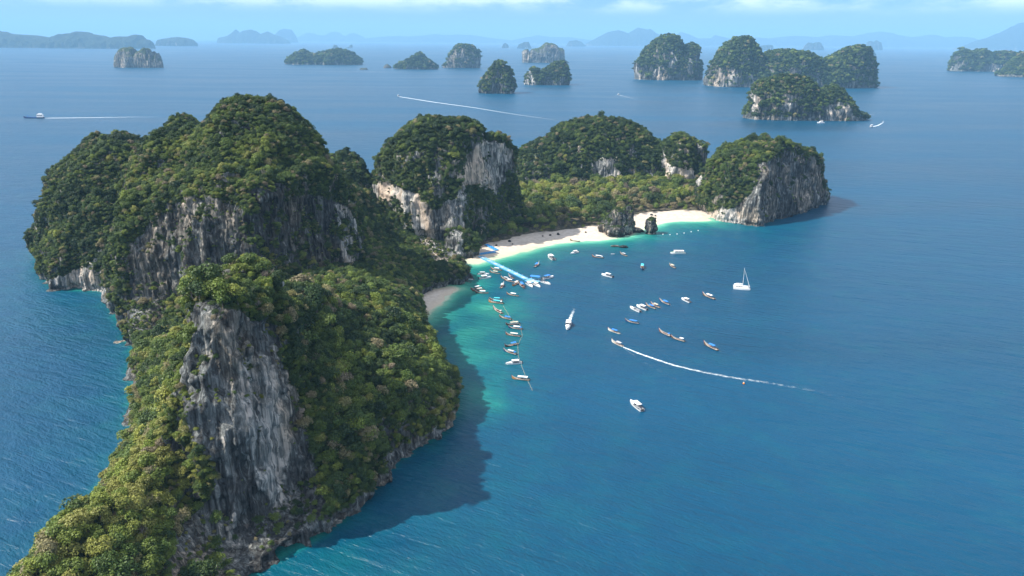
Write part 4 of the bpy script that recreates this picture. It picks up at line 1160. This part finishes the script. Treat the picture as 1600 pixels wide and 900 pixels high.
LTB, SPB = 'longtail boats in the bay', 'speedboats in the bay'
BOATS = [  # kind, args, bow px, stern px, label
    ('lt', dict(hullm=NAVY, canm=BLUE, nm='longtail_boat', ribbon=False), (842.9, 412), (834.3, 418.5), 'dark blue longtail boat alone off the end of the pier, stern towards the pier'),
    ('sb', dict(nm='speedboat', roof=True), (855.3, 399.5), (866, 407.6), 'white speedboat with dark stern moored between the pier and the beach'),
    ('sb', dict(nm='speedboat', motors=3), (890.3, 397.4), (904.3, 394.1), 'white speedboat lying sideways off the middle of the beach'),
    ('lt', dict(hullm=WOOD_D, canm=WCAN, nm='longtail_boat', canopy2=WCAN), (891.5, 376), (904.5, 377.8), 'longtail boat with white canopies nosing into the beach shallows'),
    ('lt', dict(hullm=WOOD_R, canm=WCAN, nm='longtail_boat'), (766.7, 420.5), (783.8, 423), 'white-canopied red-brown longtail boat moored left of the pier middle'),
    ('lt', dict(hullm=WOOD_D, canm=TAN, nm='longtail_boat'), (766, 425.6), (780.5, 428.2), 'tan-canopied dark longtail boat next to a white-canopied one left of the pier'),
    ('sb', dict(nm='speedboat'), (769, 433.5), (747, 436), 'white speedboat in the green shallows by the bushy rock'),
    ('sb', dict(nm='speedboat', roofm=GREYC), (762, 429.2), (749, 429), 'small grey-roofed speedboat behind another in the green shallows'),
    ('dg', dict(nm='dinghy'), (738.5, 437), (732.5, 436.6), 'small white dinghy in the shadow at the foot of the bushy rock'),
    ('lt', dict(hullm=WOOD_R, canm=WCAN, nm='longtail_boat', canopy2=CYAN), (736.3, 452.8), (751, 449.6), 'hindmost longtail boat of the trio moored near the small cove'),
    ('lt', dict(hullm=WOOD_R, canm=CREAM, nm='longtail_boat'), (739.5, 455.2), (755, 453.2), 'middle longtail boat of the trio moored near the small cove'),
    ('lt', dict(hullm=WOOD_D, canm=WCAN, nm='longtail_boat'), (743.3, 457.9), (762, 458.4), 'nearest longtail boat of the trio moored near the small cove'),
    ('lt', dict(hullm=WOOD_R, canm=CYAN, nm='longtail_boat'), (766, 468.6), (784, 469.4), 'turquoise-canopied longtail boat behind an orange one'),
    ('lt', dict(hullm=WOOD_O, canm=CYAN, nm='longtail_boat', canopy2=WCAN), (761.2, 471.8), (788.4, 475), 'orange-hulled longtail boat with turquoise canopy, nearer of a moored pair'),
    ('lt', dict(hullm=WOOD_D, canm=GREYC, nm='longtail_boat'), (782.2, 434.3), (798, 438.5), 'grey-canopied longtail boat alongside the left of the pier'),
    ('lt', dict(hullm=WOOD_D, canm=WCAN, nm='longtail_boat', ribbon=False), (787, 437.8), (804, 441.5), 'white-canopied dark longtail boat just outside the grey one at the pier'),
    ('lt', dict(hullm=NAVY, canm=NAVY, nm='longtail_boat', ribbon=False), (794.6, 431), (802.5, 436), 'dark longtail boat tucked against the middle of the pier'),
    ('lt', dict(hullm=WOOD_D, canm=GREYC, nm='longtail_boat', ribbon=False), (787.5, 443.5), (782, 451.5), 'dark longtail boat pointing at the pier, apart from the moored cluster'),
    ('lt', dict(hullm=WOOD_O, canm=CREAM, nm='longtail_boat'), (799.3, 448.2), (811.7, 441), 'orange longtail boat with cream canopy in the cluster at the pier'),
    ('lt', dict(hullm=WOOD_D, canm=BLUE, nm='longtail_boat'), (820.0, 452.5), (812.2, 443), 'blue-canopied longtail boat in the cluster at the pier'),
    ('sb', dict(nm='speedboat'), (833, 449.6), (822.5, 442.6), 'white speedboat next to the blue-canopied longtail at the pier'),
    ('sb', dict(nm='speedboat', roofm=CREAM), (844.6, 449.4), (833.2, 443.6), 'cream-roofed speedboat at the pier, second from its outer end'),
    ('sb', dict(nm='speedboat', roof=False), (860.9, 445.2), (845, 440.2), 'open white speedboat moored at the outer end of the pier'),
    ('sb', dict(nm='speedboat', roofm=BLUE), (866.4, 432.6), (846, 437.0), 'white speedboat with blue roof behind the outer end of the pier'),
    ('lt', dict(hullm=WOOD_D, canm=WCAN, nm='longtail_boat'), (792.0, 460.2), (809.6, 463.2), 'white-canopied longtail boat adrift in front of the pier cluster'),
    ('lt', dict(hullm=WOOD_R, canm=None, nm='longtail_boat', canopy2=GREYC), (769.5, 481.5), (785.7, 491.2), 'red-brown longtail boat without canopy at the head of the rope line'),
    ('lt', dict(hullm=WOOD_D, canm=BLUE, nm='longtail_boat', x0=-4.2, x1=0.4), (780.2, 495.9), (799.5, 499.9), 'longtail boat with bright blue canopy, second along the rope line'),
    ('lt', dict(hullm=WOOD_D, canm=TAN, nm='longtail_boat', x0=-4.0, x1=2.2), (790.5, 508.4), (812.2, 506.2), 'longtail boat with long tan canopy on the rope line'),
    ('lt', dict(hullm=NAVY, canm=WCAN, nm='longtail_boat', canopy2=BLUE), (795, 512.7), (816, 514.9), 'dark longtail boat with white and blue canopies touching the tan one'),
    ('lt', dict(hullm=WOOD_R, canm=CREAM, nm='longtail_boat', x0=-3.6, x1=1.9), (788, 522.9), (815.4, 526.4), 'brown longtail boat with cream canopy midway along the rope line'),
    ('lt', dict(hullm=WOOD_D, canm=BLUE, nm='longtail_boat', x0=-3.4, x1=0.6), (789.6, 542.2), (809, 538), 'dark longtail boat with blue canopy, third from the near end of the rope'),
    ('lt', dict(hullm=NAVY, canm=GREYC, nm='longtail_boat', canopy2=BLUE), (785.2, 548), (809, 555), 'grey-canopied longtail boat beside the third from the rope end'),
    ('sb', dict(nm='speedboat'), (788.5, 569.6), (816.4, 567.2), 'white speedboat on the rope line next to the orange longtail'),
    ('lt', dict(hullm=WOOD_O, canm=WCAN, nm='longtail_boat', x0=-4.3, x1=1.8), (797, 591.5), (830.1, 594.6), 'orange longtail boat with white canopy at the near end of the rope'),
    ('sb', dict(nm='speedboat', motors=3), (885.8, 517), (889.3, 503.6), 'white speedboat running towards the open water with a short foaming wake'),
    ('sb', dict(nm='speedboat', roof=False), (983.0, 480), (1001.5, 488.5), 'open white speedboat at the left end of the rafted row'),
    ('sb', dict(nm='speedboat'), (993.2, 477.6), (1012.2, 485.6), 'roofed white speedboat, second in the rafted row'),
    ('lt', dict(hullm=WOOD_D, canm=BLUE, nm='longtail_boat'), (1007.8, 476.5), (1025.5, 483.6), 'blue-canopied longtail boat, third in the rafted row'),
    ('lt', dict(hullm=WOOD_R, canm=TAN, nm='longtail_boat'), (1016.8, 475), (1031.2, 481.5), 'brown longtail boat with tan canopy at the right of the rafted row'),
    ('lt', dict(hullm=NAVY, canm=BLUE, nm='longtail_boat', x0=-3.6, x1=1.0), (1029, 469.6), (1047.5, 477.6), 'dark longtail boat with blue canopy just right of the rafted row'),
    ('sb', dict(nm='speedboat', motors=2), (1063.8, 466.6), (1079, 473.6), 'white speedboat anchored alone left of the sailing catamaran'),
    ('lt', dict(hullm=WOOD_D, canm=WCAN, nm='longtail_boat'), (1096, 460.2), (1118.5, 468.8), 'dark longtail boat with white canopy nearest to the sailing catamaran'),
    ('lt', dict(hullm=NAVY, canm=BLUE, nm='longtail_boat', x0=-3.8, x1=2.0), (977, 502), (998.2, 506.2), 'dark longtail boat covered by a long blue canopy below the rafted row'),
    ('lt', dict(hullm=CREAM, canm=BLUE, nm='longtail_boat'), (948.2, 515.2), (970.2, 522.6), 'pale-hulled longtail boat with blue canopy near the start of the long wake'),
    ('lt', dict(hullm=WOOD_R, canm=None, nm='longtail_boat', canopy2=BLUE), (1027.8, 516.8), (1049.5, 526.8), 'brown longtail boat, left one of two moored end to end'),
    ('lt', dict(hullm=WOOD_D, canm=WCAN, nm='longtail_boat', x0=-4.4, x1=-1.4), (1047.8, 527.6), (1071, 534.4), 'dark longtail boat with short white canopy, right one of two end to end'),
    ('lt', dict(hullm=WOOD_D, canm=BLUE, nm='longtail_boat', x0=-3.0, x1=1.2), (1097.6, 537), (1123.8, 549), 'blue-canopied longtail boat anchored alone farthest right'),
    ('lt', dict(hullm=CREAM, canm=GREYC, nm='longtail_boat', x0=-3.8, x1=0.4, ribbon=False), (953.8, 533), (975, 543), 'longtail boat under way trailing a very long white wake'),
    ('sb', dict(nm='speedboat', motors=2), (983.0, 626.4), (1004.6, 644.2), 'white speedboat anchored alone in the open, nearest to the viewer'),
    ('dg', dict(nm='dinghy'), (919.5, 370.8), (925, 370.2), 'small boat lying on the edge of the beach left of the large stack'),
    ('lt', dict(hullm=WOOD_R, canm=WCAN, nm='longtail_boat', canopy2=WCAN, x0=-3.4, x1=2.0), (923.5, 401.2), (944.7, 403.8), 'brown longtail boat with two white canopies in front of the large stack'),
    ('lt', dict(hullm=WOOD_D, canm=GREYC, nm='longtail_boat'), (968.6, 396.4), (980.1, 400.8), 'grey-canopied longtail boat just off the rocks of the large stack'),
    ('dg', dict(nm='dinghy'), (954, 397.3), (960.4, 397), 'tiny white dinghy near the rocks of the large stack'),
    ('sb', dict(nm='speedboat', motors=3), (938.5, 429), (958.6, 434), 'white speedboat anchored in the middle of the bay'),
    ('lt', dict(hullm=NAVY, canm=CYAN, nm='longtail_boat', ribbon=False), (1003.6, 424), (1003.4, 414.5), 'turquoise-canopied longtail boat seen bow-on in mid bay'),
    ('lt', dict(hullm=WOOD_D, canm=TAN, nm='longtail_boat', ribbon=False), (1045, 413.8), (1055.8, 420), 'tan-canopied dark longtail boat below the green-striped ferry'),
]
KIND = dict(lt=longtail, sb=speedboat, dg=dinghy)
for k_, kw, bw, stn, lab in BOATS:
    o = KIND[k_](**kw); L_ = {'lt': 11.6, 'sb': 11.2, 'dg': 3.8}[k_]
    at_px(o, bw, stn, L=L_, rng_=(.78, 1.12) if k_ != 'dg' else (.8, 1.2))
    tag(o, lab, {'lt': 'longtail boat', 'sb': 'speedboat', 'dg': 'dinghy'}[k_], {'lt': LTB, 'sb': SPB, 'dg': 'dinghies in the bay'}[k_])

# --- small white ferry with green stripe
FR_ = hull_rings(15, 4.4, lambda t: 1.3 + .6 * t ** 2, flare=.82, draft=.5, bow=2.4, sternw=.9)
t = empty('ferry')
link('hull', MB().loft(FR_).mesh('hull', WHITE), t); link('stripe', rim(FR_, .14, .0).mesh('stripe', GREEN), t)
link('deck', deck(FR_, .15, inset=.96).mesh('deck', CREAM), t)
link('cabin', MB().box(-5.2, 3.6, -1.7, 1.7, 1.25, 3.0, .25, .15).mesh('cabin', WHITE), t)
for sgn in (-1, 1):
    for k in range(5):
        w_ = link('window', cached('frw', lambda: MB().box(-.55, .55, -.03, .03, 2.0, 2.65).mesh('window', GLASS)), t); w_.location = (-4.2 + k * 1.6, sgn * 1.63, 0)
link('roof', canopy_mesh(-5.8, 4.0, 1.95, 3.1, .1).mesh('roof', WCAN), t)
link('upper_rail', MB().tube([(-5.4, -1.7, 3.9), (2.6, -1.7, 3.9), (2.6, 1.7, 3.9), (-5.4, 1.7, 3.9)], .05, 5).tube([(-5.4, -1.7, 3.1), (-5.4, -1.7, 3.9)], .05, 5).tube([(2.6, -1.7, 3.1), (2.6, -1.7, 3.9)], .05, 5).tube([(-5.4, 1.7, 3.1), (-5.4, 1.7, 3.9)], .05, 5).tube([(2.6, 1.7, 3.1), (2.6, 1.7, 3.9)], .05, 5).mesh('upper_rail', STEEL), t)
tag(at_px(t, (1047, 396.2), (1070.8, 396.2), L=15, rng_=(.8, 1.2)), 'white ferry with green stripe and cabin windows anchored off the far beach', 'ferry')

# --- sailing catamaran
t = empty('catamaran')
CH = hull_rings(13, 1.7, lambda u: 1.5 + .15 * u, flare=.85, draft=.6, bow=2.2, sternw=.7)
for y in (-2.9, 2.9):
    h_ = link('hull', cached('cth', lambda: MB().loft(CH).mesh('hull', WHITE)), t); h_.location.y = y
    d_ = link('hull_deck', cached('ctd', lambda: deck(CH, -.01, inset=.97).mesh('hull_deck', WHITE)), t); d_.location.y = y
    w_ = link('hull_window', cached('ctw', lambda: MB().box(-2.5, 1.5, -.78, .78, .85, 1.12).mesh('hull_window', GLASS)), t); w_.location.y = y
link('bridge_deck', MB().box(-5.4, 2.4, -2.6, 2.6, .8, 1.45).mesh('bridge_deck', WHITE), t)
link('saloon', MB().loft([[(-3.2, -2.1, 1.46), (-3.2, -1.9, 2.75), (-3.2, 1.9, 2.75), (-3.2, 2.1, 1.46)], [(.8, -2.0, 1.46), (.4, -1.7, 2.7), (.4, 1.7, 2.7), (.8, 2.0, 1.46)], [(2.3, -1.2, 1.46), (1.5, -1.0, 2.2), (1.5, 1.0, 2.2), (2.3, 1.2, 1.46)]]).mesh('saloon', WHITE), t)
link('saloon_window', MB().box(-2.8, .5, -2.06, 2.06, 1.85, 2.3, .0, .05).mesh('saloon_window', GLASS), t)
link('bimini', canopy_mesh(-6.0, -2.6, 2.2, 3.1, .12).mesh('bimini', WCAN), t)
link('trampoline', MB().box(2.4, 5.2, -2.3, 2.3, 1.2, 1.24).mesh('trampoline', GREYC), t)
link('mast', MB().tube([(.6, 0, 2.6), (.6, 0, 17.5)], [.14, .10], 8).mesh('mast', WCAN), t)
link('boom', MB().tube([(.5, 0, 3.7), (-5.0, 0, 3.9)], .1, 6).mesh('boom', STEEL), t)
link('furled_mainsail', MB().tube([(.3, 0, 3.95), (-2.2, 0, 4.15), (-4.8, 0, 4.1)], [.28, .26, .16], 7).mesh('furled_mainsail', WCAN), t)
link('furled_jib', MB().tube([(6.0, 0, 1.7), (.75, 0, 16.2)], [.22, .08], 6).mesh('furled_jib', WCAN), t)
for y in (-2.9, 2.9):
    link('stay', MB().tube([(-1.4, y, 1.5), (.6, 0, 16.4)], .035, 4).mesh('stay', STEEL), t)
link('cross_beam', MB().tube([(5.4, -2.9, 1.5), (5.4, 2.9, 1.5)], .12, 6).mesh('cross_beam', STEEL), t)
tag(at_px(t, (1173.5, 452.0), (1144, 449.6), L=13, rng_=(.85, 1.15)), 'white sailing catamaran with bare mast anchored before the round hill', 'catamaran')

# --- far boats
t = empty('cargo_boat')
CG = hull_rings(46, 8, lambda u: 2.2 + 2.6 * max(0, (u - .7) / .3) ** 2, flare=.9, draft=1, bow=2.6, sternw=.85)
link('hull', MB().loft(CG).mesh('hull', NAVY), t); link('deck', deck(CG, .4).mesh('deck', BLUE), t)
hs_ = link('deckhouse', MB().box(-22, -8, -3.4, 3.4, 1.8, 9.0, .6, .4).box(-20, -11, -2.6, 2.6, 9.0, 10.6, .4, .3).mesh('deckhouse', WHITE), t)
for k in range(4):
    for sgn in (-1, 1):
        w_ = link('window', cached('cgw', lambda: MB().box(-1.1, 1.1, -.08, .08, 5.4, 7.0).mesh('window', GLASS)), hs_); w_.location = (-19.5 + k * 3, sgn * 3.18, 0)
link('foremast', MB().tube([(14, 0, 2), (14, 0, 8)], .25, 6).tube([(14, 0, 6.5), (7, 0, 3)], .12, 5).mesh('foremast', BLUE), t)
tag(at_px(t, (35, 184.5), (71, 184.5), L=46, rng_=(.7, 1.3)), 'low dark blue boat with a tall white deckhouse at its stern, far left', 'cargo boat')
for bw, stn, lab, s2 in (((619, 149.5), (626, 151.5), 'far speedboat at the head of a long straight wake behind the hills', 1.5), ((963.5, 147.5), (969, 149), 'far speedboat with a spreading wake left of the rugged islet', 1.4),
                         ((1358, 199.5), (1364, 197.5), 'far speedboat with a hooked wake right of the rugged islet', 1.0)):
    o = speedboat('speedboat'); at_px(o, bw, stn, L=11.2, rng_=(1.0, 1.6)); tag(o, lab, 'speedboat', 'speedboats far out')
t = empty('motor_yacht')
MY = hull_rings(16, 4.6, lambda u: 1.7 + .7 * u ** 2, flare=.85, draft=.6, bow=2.4, sternw=.9)
link('hull', MB().loft(MY).mesh('hull', WHITE), t); link('deck', deck(MY, .0, inset=.97).mesh('deck', WHITE), t)
link('cabin', MB().box(-4.6, 3.4, -1.7, 1.7, 1.7, 3.3, .7, .2).mesh('cabin', WHITE), t); link('cabin_window', MB().box(-4.2, 2.9, -1.63, 1.63, 2.3, 2.85, .0, .04).mesh('cabin_window', GLASS), t)
link('flybridge', MB().box(-3.6, 1.2, -1.4, 1.4, 3.3, 4.0, .2, .1).mesh('flybridge', WHITE), t); link('hardtop', canopy_mesh(-3.4, .6, 1.4, 5.2, .1).mesh('hardtop', WCAN), t)
tag(at_px(t, (1276, 192.3), (1289, 192.3), L=16, rng_=(.8, 1.4)), 'white motor yacht anchored in front of the rugged green and white islet', 'yacht')

# ------------------------------------------------------------------ wakes


def wake(name, path, w0, w1, label, seed=0, dens=1.0, fade=1.2, n=60):
    """foam on the water: a strip of broken white along the track of a boat"""
    pts = np.array([G(*p)[:2] for p in path])
    seg = np.r_[0, np.cumsum(np.hypot(*np.diff(pts, axis=0).T))]; s_ = np.linspace(0, 1, n) ** 1.3 * seg[-1]
    x, y = np.interp(s_, seg, pts[:, 0]), np.interp(s_, seg, pts[:, 1])
    for _ in range(6):
        x[1:-1] = (x[:-2] + 2 * x[1:-1] + x[2:]) / 4; y[1:-1] = (y[:-2] + 2 * y[1:-1] + y[2:]) / 4
    dx, dy = np.gradient(x), np.gradient(y); q = np.hypot(dx, dy); nx, ny = -dy / q, dx / q
    u = s_ / seg[-1]; w = w0 + (w1 - w0) * u ** .6
    off = np.array([-1, -.55, 0, .55, 1.0]); dn = np.array([0, .75, 1, .75, 0])
    Xw = x[:, None] + nx[:, None] * w[:, None] * off; Yw = y[:, None] + ny[:, None] * w[:, None] * off
    V, F = grid_mesh(Xw, Yw, np.full(Xw.shape, 0.03))
    me = mesh_np(name, V, F, FOAM); d = (dens * (1 - u) ** fade)[:, None] * dn[None, :]
    fattr(me, 'foam_amount', d.ravel())
    o = link(name, me); o['kind'] = 'stuff'; o['label'] = label
    return o


wake('wake_foam', [(973, 542), (1000, 553), (1050, 570), (1100, 582), (1150, 591), (1200, 598), (1260, 608), (1320, 622), (1400, 640)], 0.7, 2.1, 'long white wake curving behind the running longtail boat', dens=1.3, fade=.75, n=120)
wake('wake_ripple', [(973, 543), (1000, 562), (1040, 585), (1090, 610), (1150, 640), (1230, 680)], .3, 1.2, 'faint outer ripple of the long wake', dens=.62, fade=1.2)
wake('wake_foam', [(889.2, 503), (891, 498), (894, 490), (897, 482), (898, 474)], 1.0, 1.8, 'short foaming wake of the speedboat heading out', dens=1.5, fade=.9)
wake('wake_foam', [(624, 151), (680, 160), (740, 168), (800, 178), (900, 192), (960, 200)], 2.6, 6, 'long straight wake behind the far speedboat', dens=1.5, fade=.55, n=90)
wake('wake_foam', [(70, 184.6), (130, 184), (200, 183), (275, 182)], 3.2, 7, 'straight wake trailing from the far cargo boat', dens=1.4, fade=.45)
wake('wake_foam', [(968, 148.5), (985, 153), (1010, 160), (1035, 167)], 2, 7, 'spreading wake of the far speedboat', dens=1.1, fade=1.3)
wake('wake_ripple', [(965, 148.5), (950, 154), (930, 162)], 1.5, 5, 'second arm of the spreading wake', dens=.9, fade=1.3)
wake('wake_foam', [(1363, 198), (1372, 196), (1379, 192), (1381, 188), (1378, 184)], 1.8, 3.4, 'hooked wake near the rugged islet', dens=1.5, fade=.9)
wake('wake_ripple', [(1355, 180), (1380, 176), (1410, 176), (1450, 178)], 5, 9, 'pale slick right of the rugged islet', dens=.75, fade=.9)
wake('wake_ripple', [(890, 126), (920, 127), (960, 127), (990, 126)], 5, 10, 'pale slick right of the saddle islet', dens=.8, fade=.8)
wake('wake_ripple', [(1364, 128), (1400, 127.5), (1450, 129), (1500, 130)], 6, 12, 'pale slick right of the largest far islet', dens=.8, fade=.8)

# ------------------------------------------------------------------ floating pier
PW = simple('white_pontoon_plastic', (0.38, 0.45, 0.49), 0.5, var=.2, scale=1.2); PB = simple('blue_pontoon_plastic', (0.03, 0.26, 0.62), 0.5, var=.12); PC = simple('light_blue_pontoon_plastic', (0.16, 0.38, 0.50), 0.5, var=.12); PE = simple('sky_blue_pontoon_plastic', (0.07, 0.28, 0.52), 0.5, var=.12)
pier = empty('floating_pier', G(749.5, 401))
tag(pier, 'light blue floating pontoon pier reaching from the beach out into the bay', 'pier')


def run(p0, p1, wid, top, mats, posts, name, start=0.0, z1=None):
    a = np.array(p0[:2]); b = np.array(p1[:2]); d = b - a; Ln = np.hypot(*d); d /= Ln; ang = math.atan2(d[1], d[0])
    m_ = 3.0; k = int(Ln / m_)
    org = np.array(pier.location)
    for i in range(k):
        c = a + d * (m_ * (i + .5)); z = top if z1 is None else top + (z1 - top) * min(1, max(0, i / max(1, k - 1)))
        mm = mats[i % len(mats)]
        o = link(name, cached((name, wid, mm.name), lambda: MB().box(-m_ / 2 + .04, m_ / 2 - .04, -wid / 2, wid / 2, -.5, 0).mesh(name, mm)), pier)
        o.location = (c[0] - org[0], c[1] - org[1], z); o.rotation_euler.z = ang
        for sgn in (-1, 1):
            e = link('edge_float', cached(('edge', wid), lambda: MB().box(-m_ / 2 + .06, m_ / 2 - .06, -.28, .28, -.45, .06).mesh('edge_float', PE)), pier)
            nx_ = np.array([-d[1], d[0]]) * sgn * (wid / 2 + .30); e.location = (c[0] + nx_[0] - org[0], c[1] + nx_[1] - org[1], z); e.rotation_euler.z = ang
            if posts and i % 2 == 0:
                q = link('rail_post', cached('rp', lambda: MB().tube([(0, 0, 0), (0, 0, 1.1)], .07, 6).mesh('rail_post', WCAN)), pier)
                nx_ = np.array([-d[1], d[0]]) * sgn * (wid / 2 - .1); q.location = (c[0] + nx_[0] - org[0], c[1] + nx_[1] - org[1], z)


e_ = G(824, 437.5)
run(G(749.5, 401), e_, 2.6, 0.5, [PC, PW, PC], True, 'deck_module')
run(e_, G(846, 443), 5.2, 0.5, [PC, PW], True, 'platform_module')
run(G(746.5, 399.3), G(779.5, 394.2), 2.0, 1.15, [PB], True, 'beach_module')
run(G(776.5, 393), G(757.5, 385.2), 2.0, 1.35, [PB], True, 'beach_module', z1=2.3)
org = np.array(pier.location)
c0 = G(836.5, 438.5) - org
ca = link('awning', canopy_mesh(-3.2, 3.2, 1.7, 3.0, .25).mesh('awning', BLUE), pier); ca.location = (c0[0], c0[1], 0.2); ca.rotation_euler.z = -.35
for x in (-2.9, 2.9):
    for y in (-1.5, 1.5):
        q = link('awning_post', cached('awp', lambda: MB().tube([(0, 0, -.05), (0, 0, 2.6)], .06, 6).mesh('awning_post', STEEL)), ca); q.location = (x, y, .35)

# ------------------------------------------------------------------ rope, buoys, rocks on the sand


def ball(r, m_, name):
    mb = MB(); rings = []
    for k in range(9):
        a = -math.pi / 2 + math.pi * k / 8; rr_ = max(.02, r * math.cos(a))
        rings.append([(rr_ * math.cos(q), rr_ * math.sin(q), r * math.sin(a)) for q in np.linspace(0, 2 * math.pi, 12, endpoint=False)])
    return mb.loft(rings, True).mesh(name, m_, True)


ORANGE = simple('orange_buoy_plastic', (0.80, 0.22, 0.03), 0.4)
g_ = G(1162, 600); t = empty('buoy', (g_[0], g_[1], 0)); link('float', cached('bo', lambda: ball(.5, ORANGE, 'float')), t).location.z = .3; link('collar', MB().tube([(0, 0, .7), (0, 0, 1.1)], [.2, .14], 8).mesh('collar', WCAN), t)
tag(t, 'orange mooring buoy floating just below the long wake', 'buoy')
rp = [(786, 478), (799, 499), (813, 508), (816, 525), (809, 540), (810, 557), (816, 575), (822, 590), (828, 602), (832, 611)]
rpts = [tuple(G(*p)[:2]) + (0.12,) for p in rp]
tag(link('mooring_rope', MB().tube(rpts, .05, 4).mesh('mooring_rope', TAN)), 'pale mooring rope running along the row of longtail boats', 'rope')
bl_ = [((1005, 362), 'white float'), ]
for k, (x, y) in enumerate([(1036, 366.5), (1047, 367), (1058, 366), (1069, 364.5), (1080, 362.5), (1091, 360.5)]):
    g_ = G(x, y); o = link('swim_float', cached('sf', lambda: ball(.45, WCAN, 'swim_float'))); o.location = (g_[0], g_[1], .1); tag(o, 'small white float of the swimming line off the far beach', 'float', 'floats of the swimming line')
bm = []
for k in range(3):
    g2 = np.random.default_rng(900 + k); V_, F_ = [], []
    mb = MB(); rings = []
    for a in range(6):
        e = -math.pi / 2 * .3 + math.pi * .8 * a / 5 * .75; rr_ = max(.05, math.cos(e))
        rings.append([(rr_ * math.cos(q) * g2.uniform(.75, 1.2), rr_ * math.sin(q) * .8 * g2.uniform(.75, 1.2), math.sin(e) * .7 * g2.uniform(.85, 1.1)) for q in np.linspace(0, 2 * math.pi, 8, endpoint=False)])
    bm.append(mb.loft(rings, True).mesh('boulder', STACK))
for k, (x, y, s_) in enumerate([(741, 391, 1.0), (749, 386.8, 1.5), (796, 376.6, 1.4), (775.5, 383, 1.2), (801, 381, .7), (860, 367, 1.1), (872, 365.5, 1.6), (848, 368.5, .8), (915, 362.5, .9), (1018, 335.5, 1.6), (1024, 336.5, 1.0)]):
    g_ = G(x, y, 1.8); o = link('boulder', bm[k % 3]); o.location = (g_[0], g_[1], 1.7); o.scale = (s_, s_, s_); o.rotation_euler.z = k * 1.3
    tag(o, 'dark boulder on the shaded sand near the pier' if x < 810 else 'dark boulder at the forest edge of the beach' if x < 1000 else 'dark boulder on the far stretch of white sand', 'boulder',
        'boulders on the shaded sand' if x < 810 else 'boulders at the forest edge' if x < 1000 else 'boulders on the far sand')

# ------------------------------------------------------------------ sea haze
HB, z0 = 43500.0, -14.0
z1 = max([160.0] + [max((o.matrix_world @ Vector(c))[2] for c in o.bound_box) for o in C.objects if o.type == 'MESH' and o.parent is None and o.get('kind') != 'stuff']) + 30
print('haze top', z1)
mb = MB().box(-HB, HB, -HB, HB, z0, z1)
hm = bpy.data.materials.new('haze'); hm.use_nodes = True; hn = hm.node_tree.nodes; hn.clear()
ho = nd(hn, 'ShaderNodeOutputMaterial'); pv = nd(hn, 'ShaderNodeVolumePrincipled')
pv.inputs['Color'].default_value = (0.32, 0.65, 1.0, 1); pv.inputs['Density'].default_value = 6.2e-5; pv.inputs['Anisotropy'].default_value = 0.0
hm.node_tree.links.new(pv.outputs[0], ho.inputs['Volume'])
tag(link('haze', mb.mesh('haze', hm)), kind='stuff')
